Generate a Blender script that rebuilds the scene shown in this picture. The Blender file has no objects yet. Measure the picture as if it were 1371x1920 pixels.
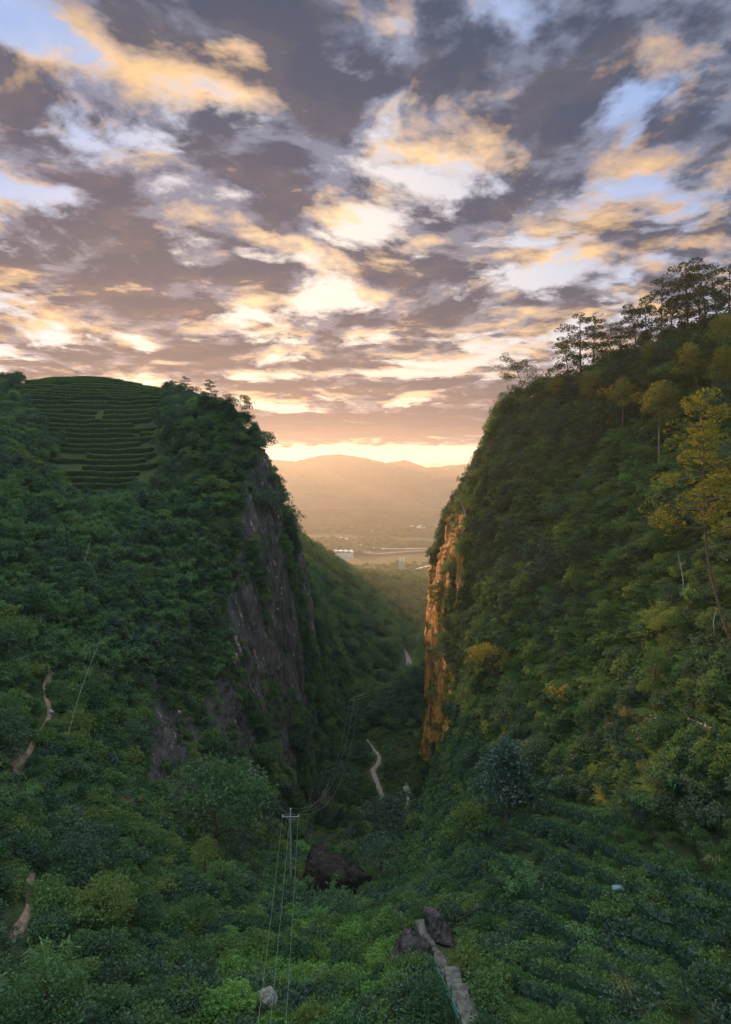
import bpy, bmesh, math, random
import numpy as np
from mathutils import Vector, Matrix, Euler

random.seed(7)
rng = np.random.default_rng(11)
SC = bpy.context.scene
COL = SC.collection
R = math.radians

# ------------------------------------------------------------------ camera
CX, HY, F = 685.5, 915.0, 1280.0          # picture centre column, horizon row, focal length (survey pixels)
cam_d = bpy.data.cameras.new('camera')
cam_d.sensor_fit = 'VERTICAL'
cam_d.sensor_height = 24.0
cam_d.lens = 24.0 * F / 1920.0
cam_d.clip_start = 0.5
cam_d.clip_end = 20000
cam = bpy.data.objects.new('camera', cam_d)
COL.objects.link(cam)
cam.location = (0, 0, 0)
PITCH = -math.atan((960 - HY) / F)
cam.rotation_euler = (R(90) + PITCH, 0, 0)
SC.camera = cam
_cp, _sp = math.cos(PITCH), math.sin(PITCH)


def P(px, py, Y):
    """world point seen at survey pixel (px, py) and lying Y metres ahead"""
    a = (px - CX) / F
    b = (960.0 - py) / F
    k = Y / (_cp - b * _sp)
    return Vector((a * k, Y, k * (_sp + b * _cp)))


def dirn(px, py):
    p = P(px, py, 1.0)
    return p.x, p.z


# ------------------------------------------------------------------ render and exposure
SC.render.engine = 'CYCLES'
cy = SC.cycles
cy.use_denoising = True
cy.use_adaptive_sampling = True
cy.adaptive_threshold = 0.01
cy.adaptive_min_samples = 12
cy.max_bounces = 5
cy.diffuse_bounces = 2
cy.glossy_bounces = 1
cy.transmission_bounces = 3
cy.transparent_max_bounces = 4
cy.volume_bounces = 0
cy.sample_clamp_indirect = 4.0
SC.view_settings.view_transform = 'Standard'
SC.view_settings.look = 'None'
SC.view_settings.exposure = EXPOSURE = 1.12
SC.view_settings.gamma = 1.0

# ------------------------------------------------------------------ sun
SUN_AZ = R(-17.0)       # left of the view axis
SUN_EL = R(6.4)
sd = bpy.data.lights.new('sun', 'SUN')
sd.energy = 5.0
sd.angle = R(0.6)
sd.color = (1.0, 0.53, 0.24)
sun = bpy.data.objects.new('sun', sd)
COL.objects.link(sun)
sun_dir = Vector((math.sin(SUN_AZ) * math.cos(SUN_EL), math.cos(SUN_AZ) * math.cos(SUN_EL), math.sin(SUN_EL)))
sun.rotation_euler = sun_dir.to_track_quat('Z', 'Y').to_euler()
sun.location = (-60, 300, 200)


# ------------------------------------------------------------------ node helper
class V:
    """a node socket with arithmetic"""
    nt = None

    def __init__(s, sock):
        s.s = sock

    @classmethod
    def m(c, op, *a, clamp=False):
        n = c.nt.nodes.new('ShaderNodeMath')
        n.operation = op
        n.use_clamp = clamp
        for i, x in enumerate(a):
            if isinstance(x, V):
                c.nt.links.new(x.s, n.inputs[i])
            else:
                n.inputs[i].default_value = x
        return V(n.outputs[0])

    def __add__(s, o): return V.m('ADD', s, o)
    def __radd__(s, o): return V.m('ADD', s, o)
    def __sub__(s, o): return V.m('SUBTRACT', s, o)
    def __rsub__(s, o): return V.m('SUBTRACT', o, s)
    def __mul__(s, o): return V.m('MULTIPLY', s, o)
    def __rmul__(s, o): return V.m('MULTIPLY', s, o)
    def __truediv__(s, o): return V.m('DIVIDE', s, o)
    def __rtruediv__(s, o): return V.m('DIVIDE', o, s)
    def mx(s, o): return V.m('MAXIMUM', s, o)
    def mn(s, o): return V.m('MINIMUM', s, o)
    def pw(s, o): return V.m('POWER', s, o)
    def exp(s): return V.m('EXPONENT', s)
    def ab(s): return V.m('ABSOLUTE', s)
    def cl(s): return V.m('ADD', s, 0.0, clamp=True)

    def sm(s, a, b, x=0.0, y=1.0):
        n = V.nt.nodes.new('ShaderNodeMapRange')
        n.interpolation_type = 'SMOOTHSTEP'
        V.nt.links.new(s.s, n.inputs[0])
        n.inputs[1].default_value = a
        n.inputs[2].default_value = b
        n.inputs[3].default_value = x
        n.inputs[4].default_value = y
        return V(n.outputs[0])


def vec(x, y, z=0.0):
    n = V.nt.nodes.new('ShaderNodeCombineXYZ')
    for i, q in enumerate((x, y, z)):
        if isinstance(q, V):
            V.nt.links.new(q.s, n.inputs[i])
        else:
            n.inputs[i].default_value = q
    return n.outputs[0]


def noise(v, scale, detail=6, rough=0.55, dist=0.0, lac=2.0, dim='3D'):
    n = V.nt.nodes.new('ShaderNodeTexNoise')
    n.noise_dimensions = dim
    if v is not None:
        V.nt.links.new(v, n.inputs['Vector'])
    n.inputs['Scale'].default_value = scale
    n.inputs['Detail'].default_value = detail
    n.inputs['Roughness'].default_value = rough
    n.inputs['Distortion'].default_value = dist
    n.inputs['Lacunarity'].default_value = lac
    return V(n.outputs[0]), n


def mixc(f, a, b, mode='MIX'):
    n = V.nt.nodes.new('ShaderNodeMix')
    n.data_type = 'RGBA'
    n.blend_type = mode
    n.clamp_factor = True
    for i, q in ((0, f), (6, a), (7, b)):
        if isinstance(q, V):
            V.nt.links.new(q.s, n.inputs[i])
        elif hasattr(q, 'links') or hasattr(q, 'is_output'):
            V.nt.links.new(q, n.inputs[i])
        elif i == 0:
            n.inputs[0].default_value = q
        else:
            n.inputs[i].default_value = (*q, 1)
    return n.outputs[2]


# ------------------------------------------------------------------ world: physical sky + cloud deck
world = bpy.data.worlds.new('World')
SC.world = world
world.use_nodes = True
nt = world.node_tree
nt.nodes.clear()
V.nt = nt
out = nt.nodes.new('ShaderNodeOutputWorld')
tc = nt.nodes.new('ShaderNodeTexCoord')
sep = nt.nodes.new('ShaderNodeSeparateXYZ')
nt.links.new(tc.outputs['Generated'], sep.inputs[0])
DX, DY, DZ = (V(o) for o in sep.outputs)
sky = nt.nodes.new('ShaderNodeTexSky')
sky.sky_type = 'NISHITA'
sky.sun_disc = False
sky.sun_elevation = SUN_EL
sky.sun_rotation = SUN_AZ
sky.air_density = 1.0
sky.dust_density = 1.5
sky.ozone_density = 2.5
SKY_STRENGTH = 0.12
SKYK = 0.45          # keeps the bright cloud gaps just under white at this exposure

front = DY.sm(0.05, 0.25)
yy = DY.mx(0.12)
U = DX / yy                 # tangent of the bearing from north
W = DZ / yy                 # tangent of the height above the horizon
zc = DZ.mx(0.0) * 0.9 + 0.075
PXn = DX / zc               # position on the flat cloud deck (deck height = 1)
PYn = DY / zc
warp, _ = noise(vec(PXn + 31.0, PYn, 0), 0.9, 2, 0.5, dim='2D')
warp2, _ = noise(vec(PXn, PYn + 47.0, 0), 0.9, 2, 0.5, dim='2D')
QX = PXn + (warp - 0.5) * 0.35
QY = PYn + (warp2 - 0.5) * 0.35


LIT = []


def blob(px, py, rx, ry, ang, amp):
    """a broad bank (amp > 0) or an opening (amp < 0) in the deck"""
    cx_, cz_ = dirn(px, py)
    ca, sa = math.cos(R(ang)), math.sin(R(ang))
    du = U - cx_
    dw = W - cz_
    a = (du * ca + dw * sa) * (F / rx)
    b = (dw * ca - du * sa) * (F / ry)
    g = ((a * a + b * b) * -1.0).exp() * amp
    if amp > 0.13:
        LIT.append(g * b * -1.0)         # underside of the bank, turned to the low sun
    return g


BANKS = [
    (500, 90, 290, 110, -8, .24), (640, 215, 150, 60, -20, .10), (1180, 60, 420, 120, -4, .24), (1050, 290, 150, 105, -28, .24),
    (860, 90, 130, 60, -20, .10), (300, 225, 330, 62, -24, .24), (60, 155, 120, 60, -30, .12), (20, 300, 130, 40, -25, .14),
    (120, 490, 330, 85, -8, .24), (470, 430, 190, 60, -10, .14), (330, 560, 170, 45, -10, .12), (530, 515, 160, 24, -4, .12),
    (720, 520, 90, 45, 0, .12), (860, 610, 150, 34, -4, .20), (690, 605, 110, 14, -8, .12), (360, 650, 170, 30, -14, .18),
    (980, 510, 150, 45, -8, .14), (880, 400, 130, 40, -20, .10), (120, 640, 260, 30, -10, .12), (760, 660, 120, 18, 0, .12),
    (700, 728, 240, 15, 0, .40), (690, 799, 420, 27, 0, .62), (1330, 380, 90, 120, 0, .10), (1230, 490, 150, 40, -10, .12),
    (250, 400, 120, 50, 0, .10), (150, 690, 260, 20, 0, .14), (560, 690, 180, 9, 0, .10), (1000, 740, 120, 60, 0, .18),
    (680, 420, 100, 40, -30, -.21), (240, 130, 180, 42, -24, -.22), (1230, 345, 110, 62, -10, -.20), (90, 365, 150, 26, -8, -.19),
    (420, 165, 110, 34, -24, -.18), (30, 60, 110, 40, -40, -.20), (620, 560, 90, 20, 0, -.11), (540, 770, 110, 8, 0, -.30),
    (700, 851, 700, 11, 0, -.85), (250, 640, 60, 16, -20, -.20), (880, 690, 160, 14, 0, -.08), (1000, 650, 100, 18, 10, -.14),
    (700, 250, 50, 60, 0, -.07), (760, 45, 60, 30, 0, -.14), (390, 600, 60, 20, 0, -.14), (800, 470, 60, 26, 0, -.08),
    (960, 455, 90, 12, 0, -.12), (450, 360, 90, 26, 0, -.06), (1180, 250, 40, 40, 0, -.08), (720, 700, 300, 7, 0, -.14),
]
bias = None
BIAS_BY_ROW = []
for b_ in BANKS:
    g = blob(*b_)
    BIAS_BY_ROW.append(g)
    bias = g if bias is None else bias + g
bias = bias * front
low_bank = BIAS_BY_ROW[21]
lit_b = LIT[0]
for g in LIT[1:]:
    lit_b = lit_b + g
lit_b = lit_b * front

SUNSTEP = 0.15
base_n, _ = noise(vec(QX, QY, 0.0), 2.35, 8, 0.58, dim='2D')
n_sun, _ = noise(vec(QX + (-0.03), QY + SUNSTEP, 0.0), 2.35, 5, 0.58, dim='2D')
fine_n, _ = noise(vec(QX + 13.0, QY, 0), 7.0, 5, 0.62, dim='2D')
mid_n, _ = noise(vec(QX * 1.0 + 71.0, QY * 0.8, 0), 3.4, 4, 0.55, dim='2D')
dens = (base_n - 0.5) * 1.12 + 0.5 + bias * 1.02 + (fine_n - 0.5) * 0.26 + (mid_n - 0.5) * 0.40 + 0.004
cover = dens.sm(0.38, 0.58)
edge = dens.sm(0.38, 0.48) * (1.0 - dens.sm(0.48, 0.58))              # opacity
core = dens.sm(0.48, 0.86)               # thickness
slope_ = (base_n - n_sun) * 5.0
lit = (slope_ * 1.0 + 0.06 + edge * 0.34 + (fine_n - 0.5) * 1.0 + (mid_n - 0.5) * 0.8 - core * 0.70 + lit_b * 3.0 - low_bank * 1.6).cl()
tone = (low_bank * 1.2 + core * 1.0 + 0.12 - slope_ * 0.9 + (mid_n - 0.5) * 2.6 + (fine_n - 0.5) * 1.6).cl()

sx_, sz_ = dirn(600, 560)
du = (U - sx_) * 1.15
dw = (W - sz_) * 1.0
r2 = du * du + dw * dw
near_sun = (r2 * -7.0).exp() * front      # broad glow over the gap
du2 = (U - (-0.10)) * 0.75
dw2 = (W - 0.05) * 2.4
glow = ((du2 * du2 + dw2 * dw2) * -9.0).exp() * front   # low glow along the horizon

# clear air between the clouds: physical sky, veiled by thin high cloud
skyc = mixc(1.0, sky.outputs[0], (SKY_STRENGTH,) * 3, 'MULTIPLY')
veil_hi = mixc(W.sm(0.08, 0.55), (0.76, 0.79, 0.86), (0.30, 0.50, 0.92))
veil_hi = mixc(mid_n.sm(0.45, 0.75) * 0.45, veil_hi, (0.92, 0.86, 0.80))
veil = mixc(near_sun, veil_hi, (1.12, 1.00, 0.88))
veil = mixc(glow * 0.8, veil, (1.08, 0.82, 0.54))
clear = mixc(0.88 * front + 0.25 * (1.0 - front), skyc, veil)

dark_hi = mixc(W.sm(0.05, 0.42), (0.014, 0.046, 0.105), (0.012, 0.056, 0.135))
dark = mixc(glow * 0.30, dark_hi, (0.12, 0.08, 0.10))
mid = mixc(W.sm(0.05, 0.55), (0.24, 0.235, 0.28), (0.175, 0.225, 0.35))
belly = (slope_ * 1.6 + lit_b * 6.0 + (mid_n - 0.5) * 1.6 + 0.42).cl()      # warm undersides, cool shaded tops
dark = mixc(belly * 0.75, dark, mixc(W.sm(0.05, 0.5), (0.120, 0.100, 0.115), (0.065, 0.085, 0.140)))
body = mixc(tone.sm(-0.1, 0.95), mid, dark)
warm = mixc(near_sun, (0.92, 0.58, 0.28), (1.20, 0.82, 0.46))
warm = mixc(glow * 0.6, warm, (1.05, 0.66, 0.36))
cloud = mixc(lit, body, warm)
full = mixc(cover, clear, cloud)
# behind the viewer: evening sky with soft grey-blue cloud, brightened overhead as added fill
back_col = mixc(base_n.sm(0.4, 0.6), (0.62, 0.88, 0.92), (0.80, 0.96, 0.88))
back_col = mixc(DZ.sm(0.05, 0.85), mixc(1.0, back_col, (0.36, 0.38, 0.42), 'MULTIPLY'), mixc(1.0, back_col, (1.35, 1.34, 1.30), 'MULTIPLY'))
back = mixc(0.75, skyc, back_col)
full = mixc(DZ.sm(0.045, 0.02), full, (0.95, 0.60, 0.30))
full = mixc(1.0, full, (SKYK, SKYK, SKYK), 'MULTIPLY')
full = mixc(DZ.sm(0.60, 0.85), full, (0.98, 1.14, 1.18))      # sky above the picture, brightened to light the foliage from overhead
full = mixc(front, back, full)
full = mixc(DZ.sm(-0.03, -0.005), (0.03, 0.035, 0.03), full)
bg = nt.nodes.new('ShaderNodeBackground')
nt.links.new(full, bg.inputs[0])
bg.inputs[1].default_value = 1.0
nt.links.new(bg.outputs[0], out.inputs[0])


# ------------------------------------------------------------------ numpy noise
def _hash(ix, iy, iz, seed):
    h = (ix.astype(np.int64) * 374761393 + iy.astype(np.int64) * 668265263 + iz.astype(np.int64) * 2147483647 + seed * 974711) & 0xffffffff
    h = ((h ^ (h >> 13)) * 1274126177) & 0xffffffff
    h = ((h ^ (h >> 16)) * 2246822519) & 0xffffffff
    return ((h ^ (h >> 15)) & 0xffffff) / float(0xffffff)


def vnoise(p, seed=0):
    f = np.floor(p)
    t = p - f
    t = t * t * (3 - 2 * t)
    x, y, z = f[..., 0], f[..., 1], f[..., 2]
    r = 0
    for dx in (0, 1):
        wx = t[..., 0] if dx else 1 - t[..., 0]
        for dy in (0, 1):
            wy = t[..., 1] if dy else 1 - t[..., 1]
            for dz in (0, 1):
                wz = t[..., 2] if dz else 1 - t[..., 2]
                r = r + wx * wy * wz * _hash(x + dx, y + dy, z + dz, seed)
    return r * 2 - 1


def fbm(p, octv=4, seed=0, gain=0.5):
    a, s, r = 1.0, 0.0, 0
    for o in range(octv):
        r = r + a * vnoise(p * (2.03 ** o) + 17.3 * o, seed + o)
        s += a
        a *= gain
    return r / s


def sstep(x, a, b):
    t = np.clip((x - a) / (b - a), 0, 1)
    return t * t * (3 - 2 * t)


# ------------------------------------------------------------------ land form: cross sections of the gorge
# each section lies Y metres ahead; 15 stations from the far left hill over the valley to the far right hill
SEC = {
 28: [(-2500,900),(-1200,1900),(-500,2300),(0,2500),(300,2600),(450,2650),(560,2650),(680,2650),(760,2620),(850,2600),(950,2550),(1100,2450),(1371,2250),(1900,1700),(3200,800)],
 40: [(-1600,950),(-800,1500),(-300,1900),(0,2020),(250,2090),(420,2120),(550,2150),(700,2150),(780,2130),(870,2100),(980,2070),(1120,2010),(1371,1880),(1850,1500),(2700,900)],
 50: [(-1300,950),(-650,1400),(-200,1780),(50,1900),(250,1950),(420,1980),(560,1990),(700,1985),(790,1960),(880,1930),(980,1900),(1120,1860),(1371,1740),(1750,1400),(2300,800)],
 60: [(-1100,950),(-550,1300),(-150,1620),(60,1760),(250,1830),(420,1870),(560,1880),(690,1865),(790,1845),(880,1840),(980,1810),(1120,1740),(1371,1500),(1650,1150),(2100,700)],
 75: [(-950,900),(-450,1180),(-120,1420),(60,1570),(240,1690),(400,1760),(540,1785),(680,1770),(780,1745),(880,1725),(980,1680),(1110,1570),(1371,1220),(1600,900),(2000,600)],
 100: [(-850,850),(-380,1050),(-100,1210),(60,1340),(230,1500),(380,1620),(520,1690),(660,1700),(770,1690),(860,1600),(950,1500),(1080,1350),(1371,900),(1500,760),(1900,500)],
 130: [(-750,800),(-320,930),(-80,1020),(80,1120),(230,1260),(370,1420),(510,1590),(650,1650),(755,1630),(830,1510),(910,1340),(1040,1080),(1290,670),(1450,600),(1750,480)],
 155: [(-650,780),(-270,830),(-50,890),(120,980),(280,1120),(400,1270),(530,1500),(620,1600),(755,1590),(835,1470),(885,1200),(935,980),(1090,722),(1280,690),(1600,560)],
 172: [(-600,770),(-240,800),(-20,850),(150,960),(330,1000),(435,1130),(540,1440),(600,1560),(740,1560),(832,1440),(846,1100),(902,900),(962,755),(1200,740),(1500,650)],
 190: [(-550,770),(-220,790),(0,830),(180,945),(370,880),(455,925),(550,1300),(605,1520),(735,1510),(812,1432),(828,1100),(890,900),(985,775),(1200,760),(1450,700)],
 205: [(-520,765),(-200,780),(0,815),(200,905),(385,775),(494,848),(538,1060),(602,1490),(735,1470),(800,1425),(815,1100),(882,902),(1000,800),(1200,790),(1400,760)],
 217: [(-500,762),(-190,772),(0,802),(200,872),(376,768),(482,846),(520,1070),(607,1465),(735,1440),(797,1412),(811,1100),(882,915),(1010,830),(1200,810),(1400,775)],
 225: [(-480,760),(-180,765),(0,790),(200,848),(370,765),(470,845),(508,1080),(612,1440),(750,1430),(850,1430),(880,1160),(950,990),(1030,860),(1200,820),(1400,790)],
 245: [(-450,755),(-160,745),(0,755),(180,780),(350,752),(505,890),(546,1000),(638,1425),(740,1395),(815,1385),(880,1200),(950,1020),(1050,880),(1200,840),(1400,800)],
 270: [(-430,750),(-140,730),(20,720),(150,711),(320,737),(505,930),(560,1020),(640,1370),(705,1352),(800,1325),(880,1200),(930,1040),(1060,900),(1200,850),(1400,820)],
 290: [(-420,750),(-140,742),(20,738),(150,736),(320,760),(490,950),(560,1060),(650,1360),(705,1330),(800,1262),(870,1200),(920,1050),(1060,900),(1200,850),(1400,830)],
 340: [(-400,780),(-140,780),(20,790),(150,800),(320,850),(470,950),(570,1085),(690,1290),(750,1300),(820,1290),(870,1220),(920,1080),(1050,930),(1200,890),(1400,860)],
 420: [(-380,840),(-100,860),(50,870),(200,890),(350,925),(500,985),(620,1065),(725,1195),(775,1235),(835,1235),(880,1150),(950,1000),(1080,930),(1250,900),(1500,880)],
 600: [(-500,900),(-150,920),(100,940),(300,960),(420,985),(520,1010),(640,1072),(740,1098),(790,1105),(840,1098),(900,1075),(1000,1020),(1100,990),(1300,960),(1700,930)],
 900: [(-900,1000),(-400,1020),(0,1040),(250,1050),(400,1060),(520,1070),(640,1078),(740,1078),(800,1078),(860,1075),(950,1070),(1060,1060),(1200,1040),(1500,1010),(2100,990)],
 1500: [(-1500,1020),(-800,1024),(-200,1026),(150,1026),(380,1026),(520,1026),(640,1026),(740,1026),(800,1026),(860,1026),(960,1026),(1150,1026),(1500,1026),(2000,1020),(3000,1015)],
}
YS = np.array(sorted(SEC))
NK = 15
CTRL = np.zeros((len(YS), NK, 2))
for i, y_ in enumerate(YS):
    for k, (a_, b_) in enumerate(SEC[int(y_)]):
        q = P(a_, b_, 1.0)
        CTRL[i, k] = (q.x, q.z)


def pchip(x, y, xi):
    """monotone cubic through (x, y[n, ...]) at xi"""
    h = np.diff(x)
    sh = (len(h),) + (1,) * (y.ndim - 1)
    hh = h.reshape(sh)
    d = np.diff(y, axis=0) / hh
    m = np.zeros_like(y)
    w1 = 2 * hh[1:] + hh[:-1]
    w2 = hh[1:] + 2 * hh[:-1]
    with np.errstate(divide='ignore', invalid='ignore'):
        hm = (w1 + w2) / (w1 / d[:-1] + w2 / d[1:])
    m[1:-1] = np.where(d[:-1] * d[1:] > 0, hm, 0)
    m[0], m[-1] = d[0], d[-1]
    k = np.clip(np.searchsorted(x, xi, side='right') - 1, 0, len(h) - 1)
    s2 = (len(xi),) + (1,) * (y.ndim - 1)
    t = ((xi - x[k]) / h[k]).reshape(s2)
    hk = h[k].reshape(s2)
    return ((2 * t**3 - 3 * t**2 + 1) * y[k] + (t**3 - 2 * t**2 + t) * hk * m[k]
            + (-2 * t**3 + 3 * t**2) * y[k + 1] + (t**3 - t**2) * hk * m[k + 1])


CNT = [22, 36, 70, 80, 80, 90, 90, 50, 46, 90, 90, 80, 56, 22]
S = np.concatenate([np.arange(n) / n + k for k, n in enumerate(CNT)] + [[14.0]])
NR = 640
LY = np.linspace(math.log(28), math.log(1500), NR)
YV = np.exp(LY)
rows = pchip(np.log(YS.astype(float)), CTRL, LY)                  # NR x 15 x 2
g = pchip(np.arange(NK, dtype=float), np.moveaxis(rows, 1, 0), S)  # NS x NR x 2
g = np.moveaxis(g, 0, 1)                                           # NR x NS x 2
NS_ = len(S)
PT = np.zeros((NR, NS_, 3))
PT[..., 0] = g[..., 0] * YV[:, None]
PT[..., 1] = YV[:, None]
PT[..., 2] = g[..., 1] * YV[:, None]
SS = np.broadcast_to(S[None, :], (NR, NS_))
YY = PT[..., 1].copy()


def grid_normals(a):
    du = np.gradient(a, axis=1)
    dv = np.gradient(a, axis=0)
    n = np.cross(du, dv)
    return n / (np.linalg.norm(n, axis=2, keepdims=True) + 1e-9)


N0 = grid_normals(PT)
# rock masks on the two faces of the gorge
FALL = np.array([0.36, -0.12, -0.925])      # the left slabs sweep down to the right
along = PT @ FALL
PF = PT - FALL * (along * 0.90)[..., None]
isL = (SS < 8)[..., None]
PF = np.where(isL, PF, PT * np.array([1, 1, .12]))
streak = fbm(PF * 0.15, 4, 3)
patch = fbm(PT * 0.045, 3, 21)
win = lambda v, a, b, c, d: sstep(v, a, b) * (1 - sstep(v, c, d))
rockL = win(SS, 4.85, 5.1, 7.05, 7.5) * win(YY, 132, 146, 214, 224)
rockL = np.maximum(rockL, win(SS, 5.0, 5.25, 6.3, 6.9) * win(YY, 240, 246, 252, 258) * 0.9)
rockL2 = win(SS, 4.2, 4.4, 5.0, 5.25) * win(YY, 104, 110, 134, 142) * 0.9
rockR = win(SS, 8.95, 9.05, 11.0, 11.5) * win(YY + patch * 14, 160, 170, 216, 222) * 1.15 * (1 - .9 * sstep(PT[..., 2] + patch * 40, -16, 4)) * (1 - sstep(SS + patch * 1.6, 10.45, 11.0))
rockR = np.maximum(rockR, win(SS + patch, 9.6, 9.9, 11.2, 11.6) * win(YY, 146, 151, 165, 172) * win(PT[..., 2], -76, -72, -56, -50))
rockv = np.maximum(np.maximum(rockL, rockL2), rockR)
ROCK = rockv + streak * (1.15 - 0.6 * sstep(PT[..., 2], -30, -5)) + patch * 0.45 + .02
ROCK = np.where(rockv > 0.02, ROCK, 0)
isrock = ROCK > 0.62
steep = 1 - np.abs(N0[..., 2])

# displacement
far_fade = 1 - sstep(YY, 500, 1100)
d_big = fbm(PT * 0.035, 4, 5) * 3.4 * far_fade
d_sm = fbm(PT * 0.22, 3, 8) * 0.9 * far_fade
fall = PF * 0.28
ribs = fbm(fall, 5, 31, 0.55)
ribs2 = 1 - np.abs(fbm(fall * 2.2, 4, 37)) * 2
rm = sstep(rockv, 0.05, 0.6)
crag = fbm(PT * 0.16 + 5, 5, 43, 0.55)
crag = np.abs((crag * 5) % 1.0 - 0.5)                     # broken ledges
kL = np.where(SS < 8, 0.75, 1.0)
d_rock = ribs * 2.6 * kL + ribs2 * 0.9 * kL + crag * 1.3 + fbm(PT * 0.9, 4, 41) * 0.5
# far less movement near the silhouettes that have to stay put
disp = (d_big + d_sm) * (1 - 0.6 * rm) + d_rock * rm
disp *= np.where(YY < 48, 0.5, 1.0)
teazone = win(SS, 1.6, 2.1, 3.6, 3.95) * win(YY, 186, 196, 290, 300)
disp *= 1 - 0.85 * teazone
terr = win(SS, 10.9, 11.5, 15, 16) * win(YY, 30, 36, 84, 92)       # old terraces low on the right
stepz = PT[..., 2] / 2.3 + fbm(PT * 0.03, 2, 77) * 1.2
disp += terr * (np.abs((stepz % 1.0) - 0.5) * 2 - 0.5) * 1.4
PT = PT + N0 * disp[..., None]
NRM = grid_normals(PT)


# ------------------------------------------------------------------ object helpers
def tag(o, label=None, cat=None, group=None, kind=None):
    if label: o['label'] = label
    if cat: o['category'] = cat
    if group: o['group'] = group
    if kind: o['kind'] = kind
    return o


def mesh_np(name, verts, faces, mat, smooth=True):
    """verts n x 3, faces m x k (all the same k)"""
    me = bpy.data.meshes.new(name)
    verts = np.asarray(verts, dtype=np.float32)
    faces = np.asarray(faces, dtype=np.int32)
    m, k = faces.shape
    me.vertices.add(len(verts))
    me.vertices.foreach_set('co', verts.ravel())
    me.loops.add(m * k)
    me.loops.foreach_set('vertex_index', faces.ravel())
    me.polygons.add(m)
    me.polygons.foreach_set('loop_start', np.arange(0, m * k, k, dtype=np.int32))
    me.polygons.foreach_set('loop_total', np.full(m, k, dtype=np.int32))
    me.polygons.foreach_set('use_smooth', np.full(m, smooth))
    me.update(calc_edges=True)
    if mat: me.materials.append(mat)
    return me


def link(name, me, parent=None):
    o = bpy.data.objects.new(name, me)
    COL.objects.link(o)
    if parent is not None: o.parent = parent
    return o


def empty(name, loc, rz=0.0):
    o = bpy.data.objects.new(name, None)
    o.empty_display_size = 0.3
    COL.objects.link(o)
    o.location = loc
    o.rotation_euler = (0, 0, rz)
    return o


def new_mat(name):
    m = bpy.data.materials.new(name)
    m.use_nodes = True
    t = m.node_tree
    t.nodes.clear()
    V.nt = t
    o = t.nodes.new('ShaderNodeOutputMaterial')
    return m, t, o


def principled(t, o, col, rough=0.8, bump=None, bstr=0.3, bdist=0.1, metal=0.0, spec=0.3):
    b = t.nodes.new('ShaderNodeBsdfPrincipled')
    if isinstance(col, tuple):
        b.inputs['Base Color'].default_value = (*col, 1)
    else:
        t.links.new(col, b.inputs['Base Color'])
    if isinstance(rough, V):
        t.links.new(rough.s, b.inputs['Roughness'])
    else:
        b.inputs['Roughness'].default_value = rough
    b.inputs['Metallic'].default_value = metal
    b.inputs['Specular IOR Level'].default_value = spec
    if bump is not None:
        n = t.nodes.new('ShaderNodeBump')
        n.inputs['Strength'].default_value = bstr
        n.inputs['Distance'].default_value = bdist
        t.links.new(bump.s, n.inputs['Height'])
        t.links.new(n.outputs[0], b.inputs['Normal'])
    t.links.new(b.outputs[0], o.inputs[0])
    return b


def coords(t, kind='Object', scale=(1, 1, 1)):
    c = t.nodes.new('ShaderNodeTexCoord')
    m = t.nodes.new('ShaderNodeMapping')
    m.inputs['Scale'].default_value = scale
    t.links.new(c.outputs[kind], m.inputs[0])
    return m.outputs[0]


# soil and low growth under the thicket
def mat_ground():
    m, t, o = new_mat('hill_ground')
    c = coords(t)
    a, _ = noise(c, 0.12, 5, 0.6)
    b, _ = noise(c, 1.7, 5, 0.65)
    k = mixc(a.sm(0.40, 0.62), (0.022, 0.036, 0.016), (0.040, 0.052, 0.020))
    k = mixc(b.sm(0.52, 0.72) * 0.7, k, (0.075, 0.060, 0.036))
    principled(t, o, k, 0.95, b, 0.9, 0.5, spec=0.1)
    return m


def dir_coords(t, d, squash, scale):
    """object coordinates squashed along the direction d"""
    c = t.nodes.new('ShaderNodeTexCoord')
    dt = t.nodes.new('ShaderNodeVectorMath'); dt.operation = 'DOT_PRODUCT'
    t.links.new(c.outputs['Object'], dt.inputs[0]); dt.inputs[1].default_value = d
    sc = t.nodes.new('ShaderNodeVectorMath'); sc.operation = 'SCALE'
    sc.inputs[0].default_value = tuple(q * squash for q in d)
    t.links.new(dt.outputs['Value'], sc.inputs['Scale'])
    sb = t.nodes.new('ShaderNodeVectorMath'); sb.operation = 'SUBTRACT'
    t.links.new(c.outputs['Object'], sb.inputs[0]); t.links.new(sc.outputs[0], sb.inputs[1])
    s2 = t.nodes.new('ShaderNodeVectorMath'); s2.operation = 'SCALE'
    t.links.new(sb.outputs[0], s2.inputs[0]); s2.inputs['Scale'].default_value = scale
    return s2.outputs[0]


def mat_rock(name, lo, hi, pale, streaks=(0.55, 0.35, 0.06), fd=None, rough=0.85, spec=0.15):
    m, t, o = new_mat(name)
    c = coords(t, scale=streaks) if fd is None else dir_coords(t, fd, 0.93, 0.42)
    a, _ = noise(c, 1.0, 9, 0.66, 0.6)
    c2 = coords(t)
    b, _ = noise(c2, 0.35, 6, 0.6)
    d, _ = noise(c2, 3.2, 7, 0.7)
    c3 = coords(t, scale=(streaks[0] * 2.2, streaks[1] * 2.2, streaks[2] * 1.8)) if fd is None else dir_coords(t, fd, 0.95, 1.1)
    e, _ = noise(c3, 1.3, 6, 0.7, 0.4)
    k = mixc(a.sm(0.36, 0.60), lo, hi)
    k = mixc((e.sm(0.555, 0.66) * b.sm(0.47, 0.58)), k, pale)
    k = mixc(b.sm(0.52, 0.72) * 0.55, k, (0.035, 0.042, 0.022))
    hgt = a * 1.4 + e * 0.7 + d * 0.45
    principled(t, o, k, rough, hgt, 0.9, 1.1, spec=spec)
    return m


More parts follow.
